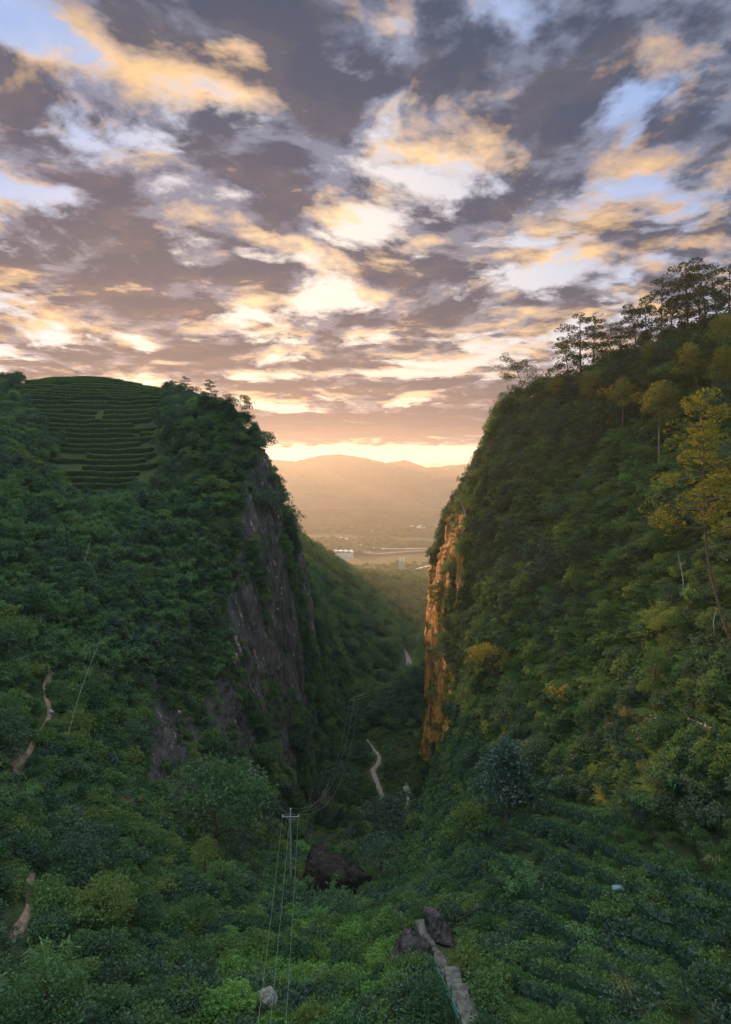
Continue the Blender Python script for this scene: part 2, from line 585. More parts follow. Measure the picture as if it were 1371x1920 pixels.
M_GROUND = mat_ground()
M_ROCKL = mat_rock('purple_cliff_rock', (0.012, 0.009, 0.012), (0.066, 0.047, 0.056), (0.50, 0.38, 0.31), fd=(0.36, -0.12, -0.925), rough=0.7, spec=0.35)
M_ROCKR = mat_rock('sun_tinted_cliff_rock', (0.13, 0.056, 0.016), (0.46, 0.21, 0.055), (0.58, 0.34, 0.12), (0.6, 0.4, 0.08))  # orange of the low sun put into the rock colour

idx = np.arange(NR * NS_).reshape(NR, NS_)
quads = np.stack([idx[:-1, :-1], idx[:-1, 1:], idx[1:, 1:], idx[1:, :-1]], -1).reshape(-1, 4)
fs = (SS[:-1, :-1] + SS[1:, 1:]).reshape(-1) / 2
fr = isrock[:-1, :-1].reshape(-1)
VERT = PT.reshape(-1, 3)


def sub_mesh(name, mask, mat):
    q = quads[mask]
    u, inv = np.unique(q, return_inverse=True)
    me = mesh_np(name, VERT[u], inv.reshape(q.shape), mat)
    me.normals_split_custom_set_from_vertices if False else None
    o = link(name, me)
    o['kind'] = 'structure'
    return o


sub_mesh('hill_left', (fs < 7.3) & ~fr, M_GROUND)
sub_mesh('valley_floor', (fs >= 7.3) & (fs < 8.9) & ~fr, M_GROUND)
sub_mesh('hill_right', (fs >= 8.9) & ~fr, M_GROUND)
sub_mesh('cliff_rock_left', (fs < 8) & fr, M_ROCKL)
sub_mesh('cliff_rock_right', (fs >= 8) & fr, M_ROCKR)

from mathutils.bvhtree import BVHTree
BVH = BVHTree.FromPolygons(VERT.tolist(), quads.tolist())


def hit(px, py, org=(0, 0, 0)):
    """ground point seen at survey pixel (px, py)"""
    d = P(px, py, 1.0).normalized()
    loc, nrm, i, dist = BVH.ray_cast(Vector(org), d)
    if loc is not None and nrm.z < 0: nrm = -nrm
    return loc, nrm


def drop(x, y, z0=200.0):
    loc, nrm, i, dist = BVH.ray_cast(Vector((x, y, z0)), Vector((0, 0, -1)))
    return loc


# ------------------------------------------------------------------ far land: plain, mountains
def grid_mesh(name, xs, ys, zf, mat):
    X, Y = np.meshgrid(xs, ys)
    Z = zf(X, Y)
    v = np.stack([X, Y, Z], -1).reshape(-1, 3)
    i = np.arange(len(xs) * len(ys)).reshape(len(ys), len(xs))
    q = np.stack([i[:-1, :-1], i[:-1, 1:], i[1:, 1:], i[1:, :-1]], -1).reshape(-1, 4)
    return link(name, mesh_np(name, v, q, mat))


PLAIN_Z = -131.0


def mat_plain():
    m, t, o = new_mat('valley_plain')
    c = coords(t)
    a, _ = noise(c, 0.006, 5, 0.6)
    b, _ = noise(c, 0.045, 6, 0.7)
    vo = t.nodes.new('ShaderNodeTexVoronoi')
    vo.inputs['Scale'].default_value = 0.011
    t.links.new(c, vo.inputs['Vector'])
    k = mixc(a.sm(0.42, 0.6), (0.018, 0.028, 0.012), (0.11, 0.11, 0.055))
    k2 = mixc(0.35, k, vo.outputs['Color'], 'MULTIPLY')
    k2 = mixc(b.sm(0.5, 0.62) * 0.8, k2, (0.018, 0.027, 0.012))
    principled(t, o, k2, 0.95, b, 0.8, 6.0, spec=0.1)
    return m


def mat_mountain():
    m, t, o = new_mat('forested_mountain')
    c = coords(t)
    a, _ = noise(c, 0.012, 8, 0.7)
    b, _ = noise(c, 0.08, 5, 0.7)
    k = mixc(a.sm(0.4, 0.6), (0.016, 0.024, 0.014), (0.036, 0.044, 0.022))
    principled(t, o, k, 0.95, a * 2.0 + b, 1.0, 14.0, spec=0.05)
    return m


M_PLAIN, M_MOUNT = mat_plain(), mat_mountain()
plain = grid_mesh('plain', np.concatenate([np.linspace(-3250, -2400, 6), np.linspace(-2300, 2300, 160), np.linspace(2400, 3250, 6)]),
                  np.concatenate([np.linspace(850, 5200, 180), np.linspace(5220, 5300, 3)]),
                  lambda X, Y: PLAIN_Z + fbm(np.stack([X * 0.004, Y * 0.004, X * 0], -1), 4, 91) * 5.0 * sstep(Y, 1300, 2000)
                  - 6 * (1 - sstep(Y, 1000, 1500)), M_PLAIN)
tag(plain, kind='structure')

RIDGE = [(-1400,868),(-700,860),(-250,856),(100,862),(300,862),(400,872),(450,868),(500,861),(555,866),(600,855),(640,852),(672,857),(690,860),(725,869),(758,863),(800,878),(850,873),(885,871),(960,862),(1100,858),(1400,856),(1900,862),(2700,868)]
rx = np.array([dirn(a, b)[0] for a, b in RIDGE])
rz = np.array([dirn(a, b)[1] for a, b in RIDGE])


def mountain_z(X, Y):
    Y0 = 3700.0
    t = X / Y0
    h = np.interp(t, rx, rz) * Y0 - PLAIN_Z
    p3 = np.stack([X * 0.0016, Y * 0.0016, X * 0], -1)
    spur = 1 - np.abs(fbm(p3 * 1.2 + 3.0, 5, 51)) * 2.2
    f = sstep(Y, 2650, 3700)
    f = f * (0.62 + 0.38 * spur) * (1 - f) + f * f
    f = np.where(Y > Y0, 1 - sstep(Y, 3900, 5000), f)
    z = PLAIN_Z - 4 + (h + 4) * f
    return z + fbm(np.stack([X * 0.02, Y * 0.02, X * 0], -1), 4, 57) * 7.0 * sstep(f, 0.05, 0.4) + fbm(np.stack([X * 0.13, Y * 0.13, X * 0], -1), 2, 58) * 3.0 * sstep(f, 0.05, 0.4)


mt = grid_mesh('mountain_range', np.linspace(-3200, 3200, 640), np.concatenate([np.linspace(2550, 3800, 200), np.linspace(3830, 5000, 20)]), mountain_z, M_MOUNT)
tag(mt, kind='structure')


def foothill_z(X, Y):
    e = np.exp(-((Y - 2500) / 260.0) ** 2)
    h = 42 + 26 * fbm(np.stack([X * 0.0022, X * 0 + 4, X * 0], -1), 3, 61)
    edge = np.exp(-(((X + 120) / 900.0) ** 4))
    return PLAIN_Z - 3 + h * e * edge + fbm(np.stack([X * 0.03, Y * 0.03, X * 0], -1), 3, 63) * 5 * e * edge


fh = grid_mesh('foothills', np.linspace(-1300, 1100, 320), np.linspace(1950, 3050, 90), foothill_z, M_MOUNT)
tag(fh, kind='structure')

# ------------------------------------------------------------------ haze: one even body of air
m, t, o = new_mat('haze_air')
pv = t.nodes.new('ShaderNodeVolumePrincipled')
HAZE = 0.000115
pv.inputs['Density'].default_value = HAZE
pv.inputs['Color'].default_value = (0.92, 0.90, 0.90, 1)
pv.inputs['Anisotropy'].default_value = 0.46
t.links.new(pv.outputs[0], o.inputs['Volume'])
hx, hy0, hy1, hz0, hz1 = 3400.0, -60.0, 5400.0, -150.0, 206.0
hv = [(sx * hx, yv, zv) for zv in (hz0, hz1) for yv in (hy0, hy1) for sx in (-1, 1)]
hf = [(0, 2, 3, 1), (4, 5, 7, 6), (0, 1, 5, 4), (2, 6, 7, 3), (0, 4, 6, 2), (1, 3, 7, 5)]
haze = link('haze', mesh_np('haze', hv, hf, m, smooth=False))
tag(haze, kind='stuff')


# ------------------------------------------------------------------ foliage materials
LK = 1.62


def mat_leaf(name, c1, c2, c3=None, trans=0.32, gloss=0.0):
    c1, c2 = tuple(q * LK for q in c1), tuple(q * LK for q in c2)
    c3 = tuple(q * LK for q in c3) if c3 else None
    m, t, o = new_mat(name)
    oi = t.nodes.new('ShaderNodeObjectInfo')
    ge = t.nodes.new('ShaderNodeNewGeometry')
    r = V(oi.outputs['Random'])
    isl = V(ge.outputs['Random Per Island'])
    k = mixc(r, c1, c2)
    if c3: k = mixc((r * 7.31).s and V.m('FRACT', r * 7.31).sm(0.72, 0.95), k, c3)
    k = mixc(isl * 0.45, k, (0.012, 0.018, 0.010))
    tl = mixc(0.5, k, (0.16, 0.17, 0.03), 'ADD') if False else mixc(1.0, k, (1.6, 1.5, 0.7), 'MULTIPLY')
    d = t.nodes.new('ShaderNodeBsdfDiffuse')
    t.links.new(k, d.inputs[0])
    tr = t.nodes.new('ShaderNodeBsdfTranslucent')
    t.links.new(tl, tr.inputs[0])
    mx = t.nodes.new('ShaderNodeMixShader')
    mx.inputs[0].default_value = trans
    t.links.new(d.outputs[0], mx.inputs[1])
    t.links.new(tr.outputs[0], mx.inputs[2])
    last = mx.outputs[0]
    if gloss:
        gl = t.nodes.new('ShaderNodeBsdfGlossy')
        gl.inputs['Roughness'].default_value = 0.5
        gl.inputs[0].default_value = (0.8, 0.85, 0.9, 1)
        m2 = t.nodes.new('ShaderNodeMixShader')
        m2.inputs[0].default_value = gloss
        t.links.new(last, m2.inputs[1])
        t.links.new(gl.outputs[0], m2.inputs[2])
        last = m2.outputs[0]
    t.links.new(last, o.inputs[0])
    return m


L_BUSH = mat_leaf('thicket_leaves', (0.016, 0.044, 0.022), (0.060, 0.104, 0.034), (0.078, 0.108, 0.030), gloss=0.015)
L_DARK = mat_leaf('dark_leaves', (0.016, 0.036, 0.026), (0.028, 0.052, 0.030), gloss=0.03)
L_LUSH = mat_leaf('lush_leaves', (0.062, 0.135, 0.030), (0.105, 0.175, 0.036), gloss=0.02)
L_BAMBOO = mat_leaf('bamboo_leaves', (0.045, 0.092, 0.046), (0.075, 0.125, 0.058), trans=0.4)
L_FROND = mat_leaf('frond_leaves', (0.050, 0.100, 0.036), (0.085, 0.125, 0.040), (0.115, 0.120, 0.035), trans=0.4)
L_BLUE = mat_leaf('blue_green_leaves', (0.018, 0.045, 0.042), (0.026, 0.055, 0.048), gloss=0.05)
L_PINE = mat_leaf('pine_needles', (0.017, 0.026, 0.012), (0.028, 0.036, 0.014), trans=0.3)
L_HEDGE_SHADE = mat_leaf('shaded_hedge_leaves', (0.012, 0.024, 0.012), (0.018, 0.032, 0.014))  # shade on the hedge sides put into a darker leaf colour
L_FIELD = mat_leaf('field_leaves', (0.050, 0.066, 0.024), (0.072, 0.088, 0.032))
L_TOPLIT = mat_leaf('toplit_young_tea_leaves', (0.060, 0.088, 0.026), (0.085, 0.112, 0.030))  # lighter for young growth and for top light put into the colour
L_GOLD = mat_leaf('yellow_needles', (0.068, 0.074, 0.016), (0.094, 0.096, 0.020), trans=0.4)
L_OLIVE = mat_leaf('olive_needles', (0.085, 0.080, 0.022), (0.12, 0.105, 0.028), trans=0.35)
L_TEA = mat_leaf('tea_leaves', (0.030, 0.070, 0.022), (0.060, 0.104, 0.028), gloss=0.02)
L_YEL = mat_leaf('sun_tinted_leaves', (0.13, 0.085, 0.022), (0.16, 0.12, 0.028), trans=0.4)  # orange of sunlit flecks put into the leaf colour
L_GRASS = mat_leaf('grass_blades', (0.075, 0.115, 0.035), (0.12, 0.135, 0.050), (0.20, 0.17, 0.09), trans=0.4)
L_DRY = mat_leaf('dry_grass_blades', (0.11, 0.09, 0.05), (0.15, 0.12, 0.07), trans=0.3)


def mat_bark(name, c1, c2):
    m, t, o = new_mat(name)
    c = coords(t, scale=(3, 3, 0.8))
    a, _ = noise(c, 2.0, 5, 0.7)
    principled(t, o, mixc(a.sm(0.35, 0.65), c1, c2), 0.9, a, 0.6, 0.05, spec=0.15)
    return m


BARK = mat_bark('brown_bark', (0.050, 0.036, 0.026), (0.12, 0.085, 0.060))
BARKP = mat_bark('pale_bark', (0.20, 0.17, 0.14), (0.36, 0.31, 0.27))
BARKR = mat_bark('red_pine_bark', (0.10, 0.062, 0.040), (0.21, 0.13, 0.085))


# ------------------------------------------------------------------ foliage geometry
def unit(a):
    return a / (np.linalg.norm(a, axis=-1, keepdims=True) + 1e-9)


def leaf_quads(C, D, Nn, L, Wd):
    """one pointed leaf (a rhombus) per row"""
    D = unit(D)
    side = unit(np.cross(D, Nn))
    L = np.broadcast_to(np.asarray(L, float), (len(C),))[:, None]
    Wd = np.broadcast_to(np.asarray(Wd, float), (len(C),))[:, None]
    v = np.stack([C, C + D * L * .45 + side * Wd * .5, C + D * L, C + D * L * .45 - side * Wd * .5], 1)
    return v.reshape(-1, 3)


def quads_of(v):
    return np.arange(len(v)).reshape(-1, 4)


def rnd_dir(n, r):
    return unit(r.normal(size=(n, 3)))


def crown_verts(seed, rx=1.0, rz=0.8, zc=0.55, ncl=26, nl=34, leaf=0.16, asp=0.5, cone=0.0, clump=0.34):
    """leaf clumps spread through a crown volume, open between the clumps"""
    r = np.random.default_rng(seed)
    out_ = []
    d = rnd_dir(ncl, r)
    d[:, 2] = np.where(d[:, 2] < -0.35, -d[:, 2], d[:, 2])
    rad = r.uniform(0.45, 0.98, ncl)[:, None]
    c = d * rad * np.array([rx, rx, rz])
    if cone:
        hgt = (c[:, 2] / rz + 1) / 2
        c[:, :2] *= (1.25 - cone * hgt)[:, None]
    c[:, 2] += zc
    for k in range(ncl):
        cr = clump * r.uniform(0.6, 1.25)
        dd = rnd_dir(nl, r)
        dd[:, 2] = np.abs(dd[:, 2]) * 0.9 - 0.25
        dd = unit(dd)
        pos = c[k] + dd * np.array([cr, cr, cr * 0.7]) * r.uniform(0.55, 1.0, nl)[:, None]
        grow = unit(dd + rnd_dir(nl, r) * 0.7)
        nn = unit(rnd_dir(nl, r) + np.array([0, 0, 0.9]))
        ls = leaf * r.uniform(0.6, 1.3, nl)
        out_.append(leaf_quads(pos, grow, nn, ls, ls * asp))
    return np.concatenate(out_)


def plume_verts(seed, n=9, H=1.0, leaf=0.13, per=70, spread=0.6):
    """arching feathery stems hung with narrow leaves"""
    r = np.random.default_rng(seed)
    out_ = []
    for k in range(n):
        a = r.uniform(0, 6.28)
        h = H * r.uniform(0.65, 1.05)
        lean = spread * r.uniform(0.3, 1.0)
        t_ = r.uniform(0.25, 1.0, per) ** 0.8
        base = r.normal(size=2) * 0.10
        x = base[0] + math.cos(a) * lean * t_ ** 2.2
        y = base[1] + math.sin(a) * lean * t_ ** 2.2
        z = h * (t_ - 0.28 * t_ ** 3.5)
        pos = np.stack([x, y, z], 1) + r.normal(size=(per, 3)) * 0.045
        g_ = np.stack([np.full(per, math.cos(a)), np.full(per, math.sin(a)), np.zeros(per)], 1)
        grow = unit(g_ * 0.5 + rnd_dir(per, r) * 0.8 + np.array([0, 0, -0.45]))
        nn = unit(rnd_dir(per, r) * 0.5 + np.array([0, 0, 1.0]))
        ls = leaf * r.uniform(0.6, 1.3, per)
        out_.append(leaf_quads(pos, grow, nn, ls, ls * 0.26))
    return np.concatenate(out_)


def frond_verts(seed, n=13, Ln=1.0, leaf=0.17, pairs=15):
    """rosette of arching fronds with paired leaflets"""
    r = np.random.default_rng(seed)
    out_ = []
    for k in range(n):
        a = k * 2.4 + r.uniform(-0.3, 0.3)
        up = r.uniform(0.3, 1.1)
        ln = Ln * r.uniform(0.6, 1.05)
        t_ = np.linspace(0.15, 1.0, pairs)
        dir_ = np.array([math.cos(a), math.sin(a), 0])
        side = np.array([-math.sin(a), math.cos(a), 0])
        ctr = dir_ * (t_ * ln)[:, None] + np.array([0, 0, 1.0]) * (ln * up * t_ - ln * (up * 0.75) * t_ ** 2.4)[:, None]
        for s_ in (-1, 1):
            grow = unit(side * s_ + dir_ * 0.55 + np.array([0, 0, -0.18]) + rnd_dir(pairs, r) * 0.12)
            ls = leaf * ln * (1 - 0.55 * np.abs(t_ - 0.45) * 1.6) * r.uniform(0.8, 1.2, pairs)
            out_.append(leaf_quads(ctr, grow, np.tile([0, 0, 1.0], (pairs, 1)) + rnd_dir(pairs, r) * 0.25, ls, ls * 0.36))
    return np.concatenate(out_)


def grass_verts(seed, n=60, H=0.8, w=0.03, spread=0.35):
    r = np.random.default_rng(seed)
    a = r.uniform(0, 6.28, n)
    b = np.stack([r.normal(size=n) * spread * .6, r.normal(size=n) * spread * .6, np.zeros(n)], 1)
    grow = np.stack([np.cos(a) * .45, np.sin(a) * .45, np.ones(n)], 1)
    nn = np.stack([np.cos(a), np.sin(a), np.full(n, -.4)], 1)
    ls = H * r.uniform(.5, 1.1, n)
    v1 = leaf_quads(b, grow, nn, ls, w)
    tip = b + unit(grow) * ls[:, None] * 0.8
    v2 = leaf_quads(tip, grow * np.array([1.8, 1.8, -.2]), nn, ls * .6, w * .9)
    return np.concatenate([v1, v2])


def tube(points, radii, sides=6):
    p = np.asarray(points, float)
    n = len(p)
    radii = np.broadcast_to(radii, (n,))
    tg = unit(np.gradient(p, axis=0))
    ref = np.where(np.abs(tg[:, 2:3]) > 0.9, np.array([[1.0, 0, 0]]), np.array([[0, 0, 1.0]]))
    u = unit(np.cross(tg, ref))
    w = np.cross(tg, u)
    an = np.linspace(0, 2 * math.pi, sides, endpoint=False)
    ring = p[:, None] + (u[:, None] * np.cos(an)[None, :, None] + w[:, None] * np.sin(an)[None, :, None]) * radii[:, None, None]
    v = ring.reshape(-1, 3)
    i = np.arange(n * sides).reshape(n, sides)
    j = np.roll(i, -1, axis=1)
    f = np.stack([i[:-1], j[:-1], j[1:], i[1:]], -1).reshape(-1, 4)
    return v, f


def merge(parts):
    vs, fs_, o_ = [], [], 0
    for v, f in parts:
        vs.append(v); fs_.append(f + o_); o_ += len(v)
    return np.concatenate(vs), np.concatenate(fs_)


def leaf_mesh(name, v, mat):
    return mesh_np(name, v, quads_of(v), mat, smooth=False)


# ---- pines: bent trunk, flat needle pads on upturned limbs
def pine_parts(seed, H=9.0, start=0.42, spread=0.30, lean=(0, 0), nb=17, mat=None, needle=0.24, top=0.6, bark=None, tuft=80, pad=1.1, gap=0.12, tk=1.0, flat=0.7):
    r = np.random.default_rng(seed)
    t_ = np.linspace(0, 1, 10)
    wob = r.normal(size=2) * 0.03
    x = lean[0] * H * t_ ** 1.3 + wob[0] * H * np.sin(t_ * 5)
    y = lean[1] * H * t_ ** 1.3 + wob[1] * H * np.sin(t_ * 4)
    trunk = np.stack([x, y, t_ * H], 1)
    parts = [tube(trunk, tk * H * 0.014 * (1.08 - t_) + 0.015)]
    pads = []
    for k in range(nb):
        f = start + (1 - start) * (k + r.uniform(0, 0.6)) / nb
        f = min(f, 0.985)
        b = np.array([np.interp(f, t_, trunk[:, i]) for i in range(3)])
        a = k * 2.4 + r.uniform(-0.5, 0.5)
        q = (f - start) / (1 - start)
        ln = H * spread * (0.55 + 0.75 * math.sin(math.pi * min(1, q * 0.75 + 0.25))) * (1 - q * (1 - top)) * r.uniform(0.65, 1.15)
        dv = np.array([math.cos(a), math.sin(a), 0])
        s_ = np.linspace(0, 1, 5)
        lift = r.uniform(0.05, 0.35)
        pth = b + dv * (s_ * ln)[:, None] + np.array([0, 0, 1.0]) * (ln * lift * s_ ** 1.6)[:, None]
        parts.append(tube(pth, np.linspace(H * 0.0045, H * 0.0012, 5), 4))
        npad = 3 + int(ln / 0.7)
        for j in range(npad):
            if r.uniform() < gap: continue
            u_ = r.uniform(0.35, 1.05)
            c = b + dv * (u_ * ln) + np.array([0, 0, ln * lift * u_ ** 1.6]) + r.normal(size=3) * np.array([.16, .16, .05]) * ln
            nt_ = tuft
            dd = rnd_dir(nt_, r) * np.array([1, 1, flat])
            pr = pad * H * 0.062 * r.uniform(0.7, 1.3)
            pos = c + dd * pr
            pads.append(leaf_quads(pos, dd + np.array([0, 0, 0.45]), rnd_dir(nt_, r), needle * r.uniform(.7, 1.3, nt_), needle * 0.28))
    v, f = merge(parts)
    tm = mesh_np('trunk', v, f, bark or BARK)
    cm = leaf_mesh('crown', np.concatenate(pads), mat or L_PINE)
    return tm, cm


def broad_parts(seed, H=6.0, R_=3.0, mat=None, cone=0.0, leaf=0.22, ncl=70, nl=40, clump=0.26, low=0.30, bark=None):
    r = np.random.default_rng(seed)
    parts = []
    t_ = np.linspace(0, 1, 6)
    tr = np.stack([np.sin(t_ * 3) * H * .03, np.cos(t_ * 2) * H * .02 - H * .02, t_ * H * 0.8], 1)
    parts.append(tube(tr, H * 0.022 * (1.1 - t_)))
    for k in range(7):
        a = k * 2.4
        h0 = H * r.uniform(0.25, 0.55)
        s_ = np.linspace(0, 1, 4)
        e = np.array([math.cos(a) * R_ * .7, math.sin(a) * R_ * .7, H * r.uniform(.15, .3)])
        parts.append(tube(np.array([0, 0, h0]) + e * s_[:, None], np.linspace(H * .010, H * .003, 4), 4))
    v, f = merge(parts)
    tm = mesh_np('trunk', v, f, bark or BARK)
    c = crown_verts(seed + 5, R_ / R_, (H * (1 - low) / 2) / R_, 0, ncl, nl, leaf / R_, 0.5, cone, clump) * R_
    c[:, 2] += H * (low + (1 - low) / 2)
    cm = leaf_mesh('crown', c, mat or L_BUSH)
    return tm, cm


def plant_tree(meshes, name, loc, label, cat='tree', group=None, scale=1.0, rz=None, sink=0.3, sz=None):
    e = empty(name, (loc[0], loc[1], loc[2] - sink), random.uniform(0, 6.28) if rz is None else rz)
    e.scale = (scale, scale, sz or scale)
    for n_, me in zip(('trunk', 'crown'), meshes):
        if me: link(n_, me, e)
    return tag(e, label, cat, group)


# ------------------------------------------------------------------ prototypes for the ground cover (never linked to the scene themselves)
def proto(name, me):
    return bpy.data.objects.new(name, me)


NEARB = [proto('shrub_form', leaf_mesh('shrub_form', crown_verts(100 + i, 1.0, 0.75, 0.45, 30, 40, 0.145, 0.52), L_BUSH)) for i in range(4)]
NEARL = [proto('lush_shrub_form', leaf_mesh('lush_shrub_form', crown_verts(140 + i, 1.0, 0.62, 0.35, 30, 40, 0.135, 0.6), L_LUSH)) for i in range(3)]
NEARD = [proto('dark_shrub_form', leaf_mesh('dark_shrub_form', crown_verts(160 + i, 1.0, 0.8, 0.5, 30, 38, 0.15, 0.5), L_DARK)) for i in range(3)]
MIDB = [proto('small_tree_form', leaf_mesh('small_tree_form', crown_verts(200 + i, 1.0, (0.95, 1.25, .75, 1.0)[i], 0.75, 44, 36, 0.125, 0.5, cone=(0, .7, 0, .3)[i], clump=(.27, .22, .30, .2)[i]), L_BUSH)) for i in range(4)]
MIDD = [proto('dark_tree_form', leaf_mesh('dark_tree_form', crown_verts(230 + i, 1.0, 1.2, 0.9, 40, 34, 0.13, 0.5, cone=(.4, .9, .6)[i], clump=.24), L_DARK)) for i in range(3)]
PLUME = [proto('bamboo_form', leaf_mesh('bamboo_form', plume_verts(300 + i, 11, 1.0, 0.125, 95, 0.62), L_BAMBOO)) for i in range(4)]
FROND = [proto('frond_form', leaf_mesh('frond_form', frond_verts(340 + i), L_FROND)) for i in range(4)]
GRASS = [proto('grass_form', leaf_mesh('grass_form', grass_verts(380 + i), L_GRASS)) for i in range(3)]
BIGT = [proto('tall_tree_form', leaf_mesh('tall_tree_form', crown_verts(420 + i, 1.0, (1.2, .8, 1.0)[i], (1.1, .9, 1.0)[i], 75, 42, 0.075, 0.55, cone=(.7, 0, .3)[i], clump=.24), (L_BUSH, L_BUSH, L_DARK)[i])) for i in range(3)]
TEAB = [proto('tea_bush_form', leaf_mesh('tea_bush_form', crown_verts(400 + i, 1.0, 0.55, 0.35, 30, 34, 0.13, 0.5, clump=0.3), L_TEA)) for i in range(3)]


def scatter(name, label, cat, pts, scl, protos, r, zs=1.0, tilt=0.12):
    """one uncountable cover: leafy forms set on the points by a geometry-nodes tree"""
    n = len(pts)
    me = bpy.data.meshes.new(name)
    me.vertices.add(n)
    me.vertices.foreach_set('co', np.asarray(pts, np.float32).ravel())
    a = me.attributes.new('scl', 'FLOAT_VECTOR', 'POINT')
    sv = np.stack([scl, scl, scl * zs * r.uniform(0.8, 1.2, n)], 1).astype(np.float32)
    a.data.foreach_set('vector', sv.ravel())
    a = me.attributes.new('rot', 'FLOAT_VECTOR', 'POINT')
    rv = np.stack([r.normal(size=n) * tilt, r.normal(size=n) * tilt, r.uniform(0, 6.28, n)], 1).astype(np.float32)
    a.data.foreach_set('vector', rv.ravel())
    a = me.attributes.new('pick', 'INT', 'POINT')
    a.data.foreach_set('value', r.integers(0, len(protos), n).astype(np.int32))
    o = link(name, me)
    ng = bpy.data.node_groups.new(name, 'GeometryNodeTree')
    ng.interface.new_socket('Geometry', in_out='INPUT', socket_type='NodeSocketGeometry')
    ng.interface.new_socket('Geometry', in_out='OUTPUT', socket_type='NodeSocketGeometry')
    N = ng.nodes.new
    gi, go = N('NodeGroupInput'), N('NodeGroupOutput')
    iop = N('GeometryNodeInstanceOnPoints')
    jn = N('GeometryNodeJoinGeometry')
    for p_ in protos:
        oi = N('GeometryNodeObjectInfo')
        oi.inputs['Object'].default_value = p_
        oi.inputs['As Instance'].default_value = True
        ng.links.new(oi.outputs['Geometry'], jn.inputs[0])

    def attr(nm, ty):
        q = N('GeometryNodeInputNamedAttribute')
        q.data_type = ty
        q.inputs['Name'].default_value = nm
        return q.outputs[0]
    ng.links.new(gi.outputs[0], iop.inputs['Points'])
    ng.links.new(jn.outputs[0], iop.inputs['Instance'])
    iop.inputs['Pick Instance'].default_value = True
    ng.links.new(attr('pick', 'INT'), iop.inputs['Instance Index'])
    e2r = N('FunctionNodeEulerToRotation')
    ng.links.new(attr('rot', 'FLOAT_VECTOR'), e2r.inputs[0])
    ng.links.new(e2r.outputs[0], iop.inputs['Rotation'])
    ng.links.new(attr('scl', 'FLOAT_VECTOR'), iop.inputs['Scale'])
    ng.links.new(iop.outputs[0], go.inputs[0])
    md = o.modifiers.new('cover', 'NODES')
    md.node_group = ng
    for p_ in protos[:1]:
        pass
    return tag(o, label, cat, kind='stuff')


def proj(p):
    """survey pixel of world points n x 3"""
    d = p[:, 1] * _cp + p[:, 2] * _sp
    u = p[:, 2] * _cp - p[:, 1] * _sp
    return CX + F * p[:, 0] / d, 960.0 - F * u / d


# things to keep clear of growth: list of (N x 3 points, radius)
CLEAR = []


def px_line(pts, n=60, lift=0.0):
    """ground points under a line given by survey pixels"""
    pts = np.asarray(pts, float)
    s_ = np.concatenate([[0], np.cumsum(np.hypot(*np.diff(pts, axis=0).T))])
    q = np.linspace(0, s_[-1], n)
    res = []
    for a_, b_ in zip(np.interp(q, s_, pts[:, 0]), np.interp(q, s_, pts[:, 1])):
        h_, _n = hit(a_, b_)
        if h_ is not None: res.append((h_.x, h_.y, h_.z + lift))
    return np.array(res)


# ------------------------------------------------------------------ tracks
def mat_plain_col(name, c1, c2, sc_=2.0, rough=0.9, bd=0.1, metal=0.0):
    m, t, o = new_mat(name)
    a, _ = noise(coords(t), sc_, 6, 0.65)
    principled(t, o, mixc(a.sm(0.35, 0.65), c1, c2), rough, a, 0.6, bd, metal=metal, spec=0.25)
    return m


M_DIRT = mat_plain_col('red_dirt', (0.10, 0.062, 0.046), (0.19, 0.125, 0.095), 1.2)
M_STONE = mat_plain_col('weathered_slab_stone', (0.045, 0.041, 0.040), (0.125, 0.112, 0.108), 1.6)
M_PATH = mat_plain_col('pinkish_path', (0.14, 0.10, 0.095), (0.22, 0.165, 0.15), 0.8)
M_DROCK = mat_rock('dark_boulder_rock', (0.010, 0.008, 0.008), (0.040, 0.028, 0.028), (0.18, 0.145, 0.14), (0.5, 0.5, 0.4))
M_MROCK = mat_rock('purple_boulder_rock', (0.030, 0.024, 0.028), (0.13, 0.10, 0.108), (0.30, 0.25, 0.24), (0.8, 0.8, 0.6))
M_PROCK = mat_rock('pale_boulder_rock', (0.26, 0.235, 0.24), (0.44, 0.40, 0.40), (0.60, 0.56, 0.55), (1.2, 1.2, 0.9))
M_CONC = mat_plain_col('grey_concrete', (0.11, 0.125, 0.12), (0.19, 0.205, 0.20), 2.0)
M_STEEL = mat_plain_col('galvanised_steel', (0.20, 0.22, 0.23), (0.28, 0.30, 0.31), 4.0, 0.5, 0.01, 0.6)
M_PORC = mat_plain_col('white_porcelain', (0.45, 0.45, 0.44), (0.60, 0.60, 0.58), 4.0, 0.25, 0.005)
M_WIRE = mat_plain_col('aluminium_wire', (0.20, 0.23, 0.20), (0.27, 0.30, 0.27), 4.0, 0.5, 0.001, 0.3)
M_GREENP = mat_plain_col('green_painted_pipe', (0.02, 0.12, 0.10), (0.04, 0.17, 0.14), 3.0, 0.4, 0.01)
M_WHITE = mat_plain_col('white_roof_sheet', (0.45, 0.45, 0.45), (0.60, 0.60, 0.60), 0.05, 0.5, 0.1)
M_GREY = mat_plain_col('grey_wall', (0.30, 0.30, 0.30), (0.40, 0.39, 0.38), 0.1, 0.8, 0.1)
M_ROAD = mat_plain_col('pale_road', (0.42, 0.38, 0.34), (0.52, 0.47, 0.42), 0.05, 0.8, 0.1)
M_TARP = mat_plain_col('pale_blue_sheet', (0.08, 0.16, 0.20), (0.12, 0.20, 0.24), 3.0, 0.5, 0.02)


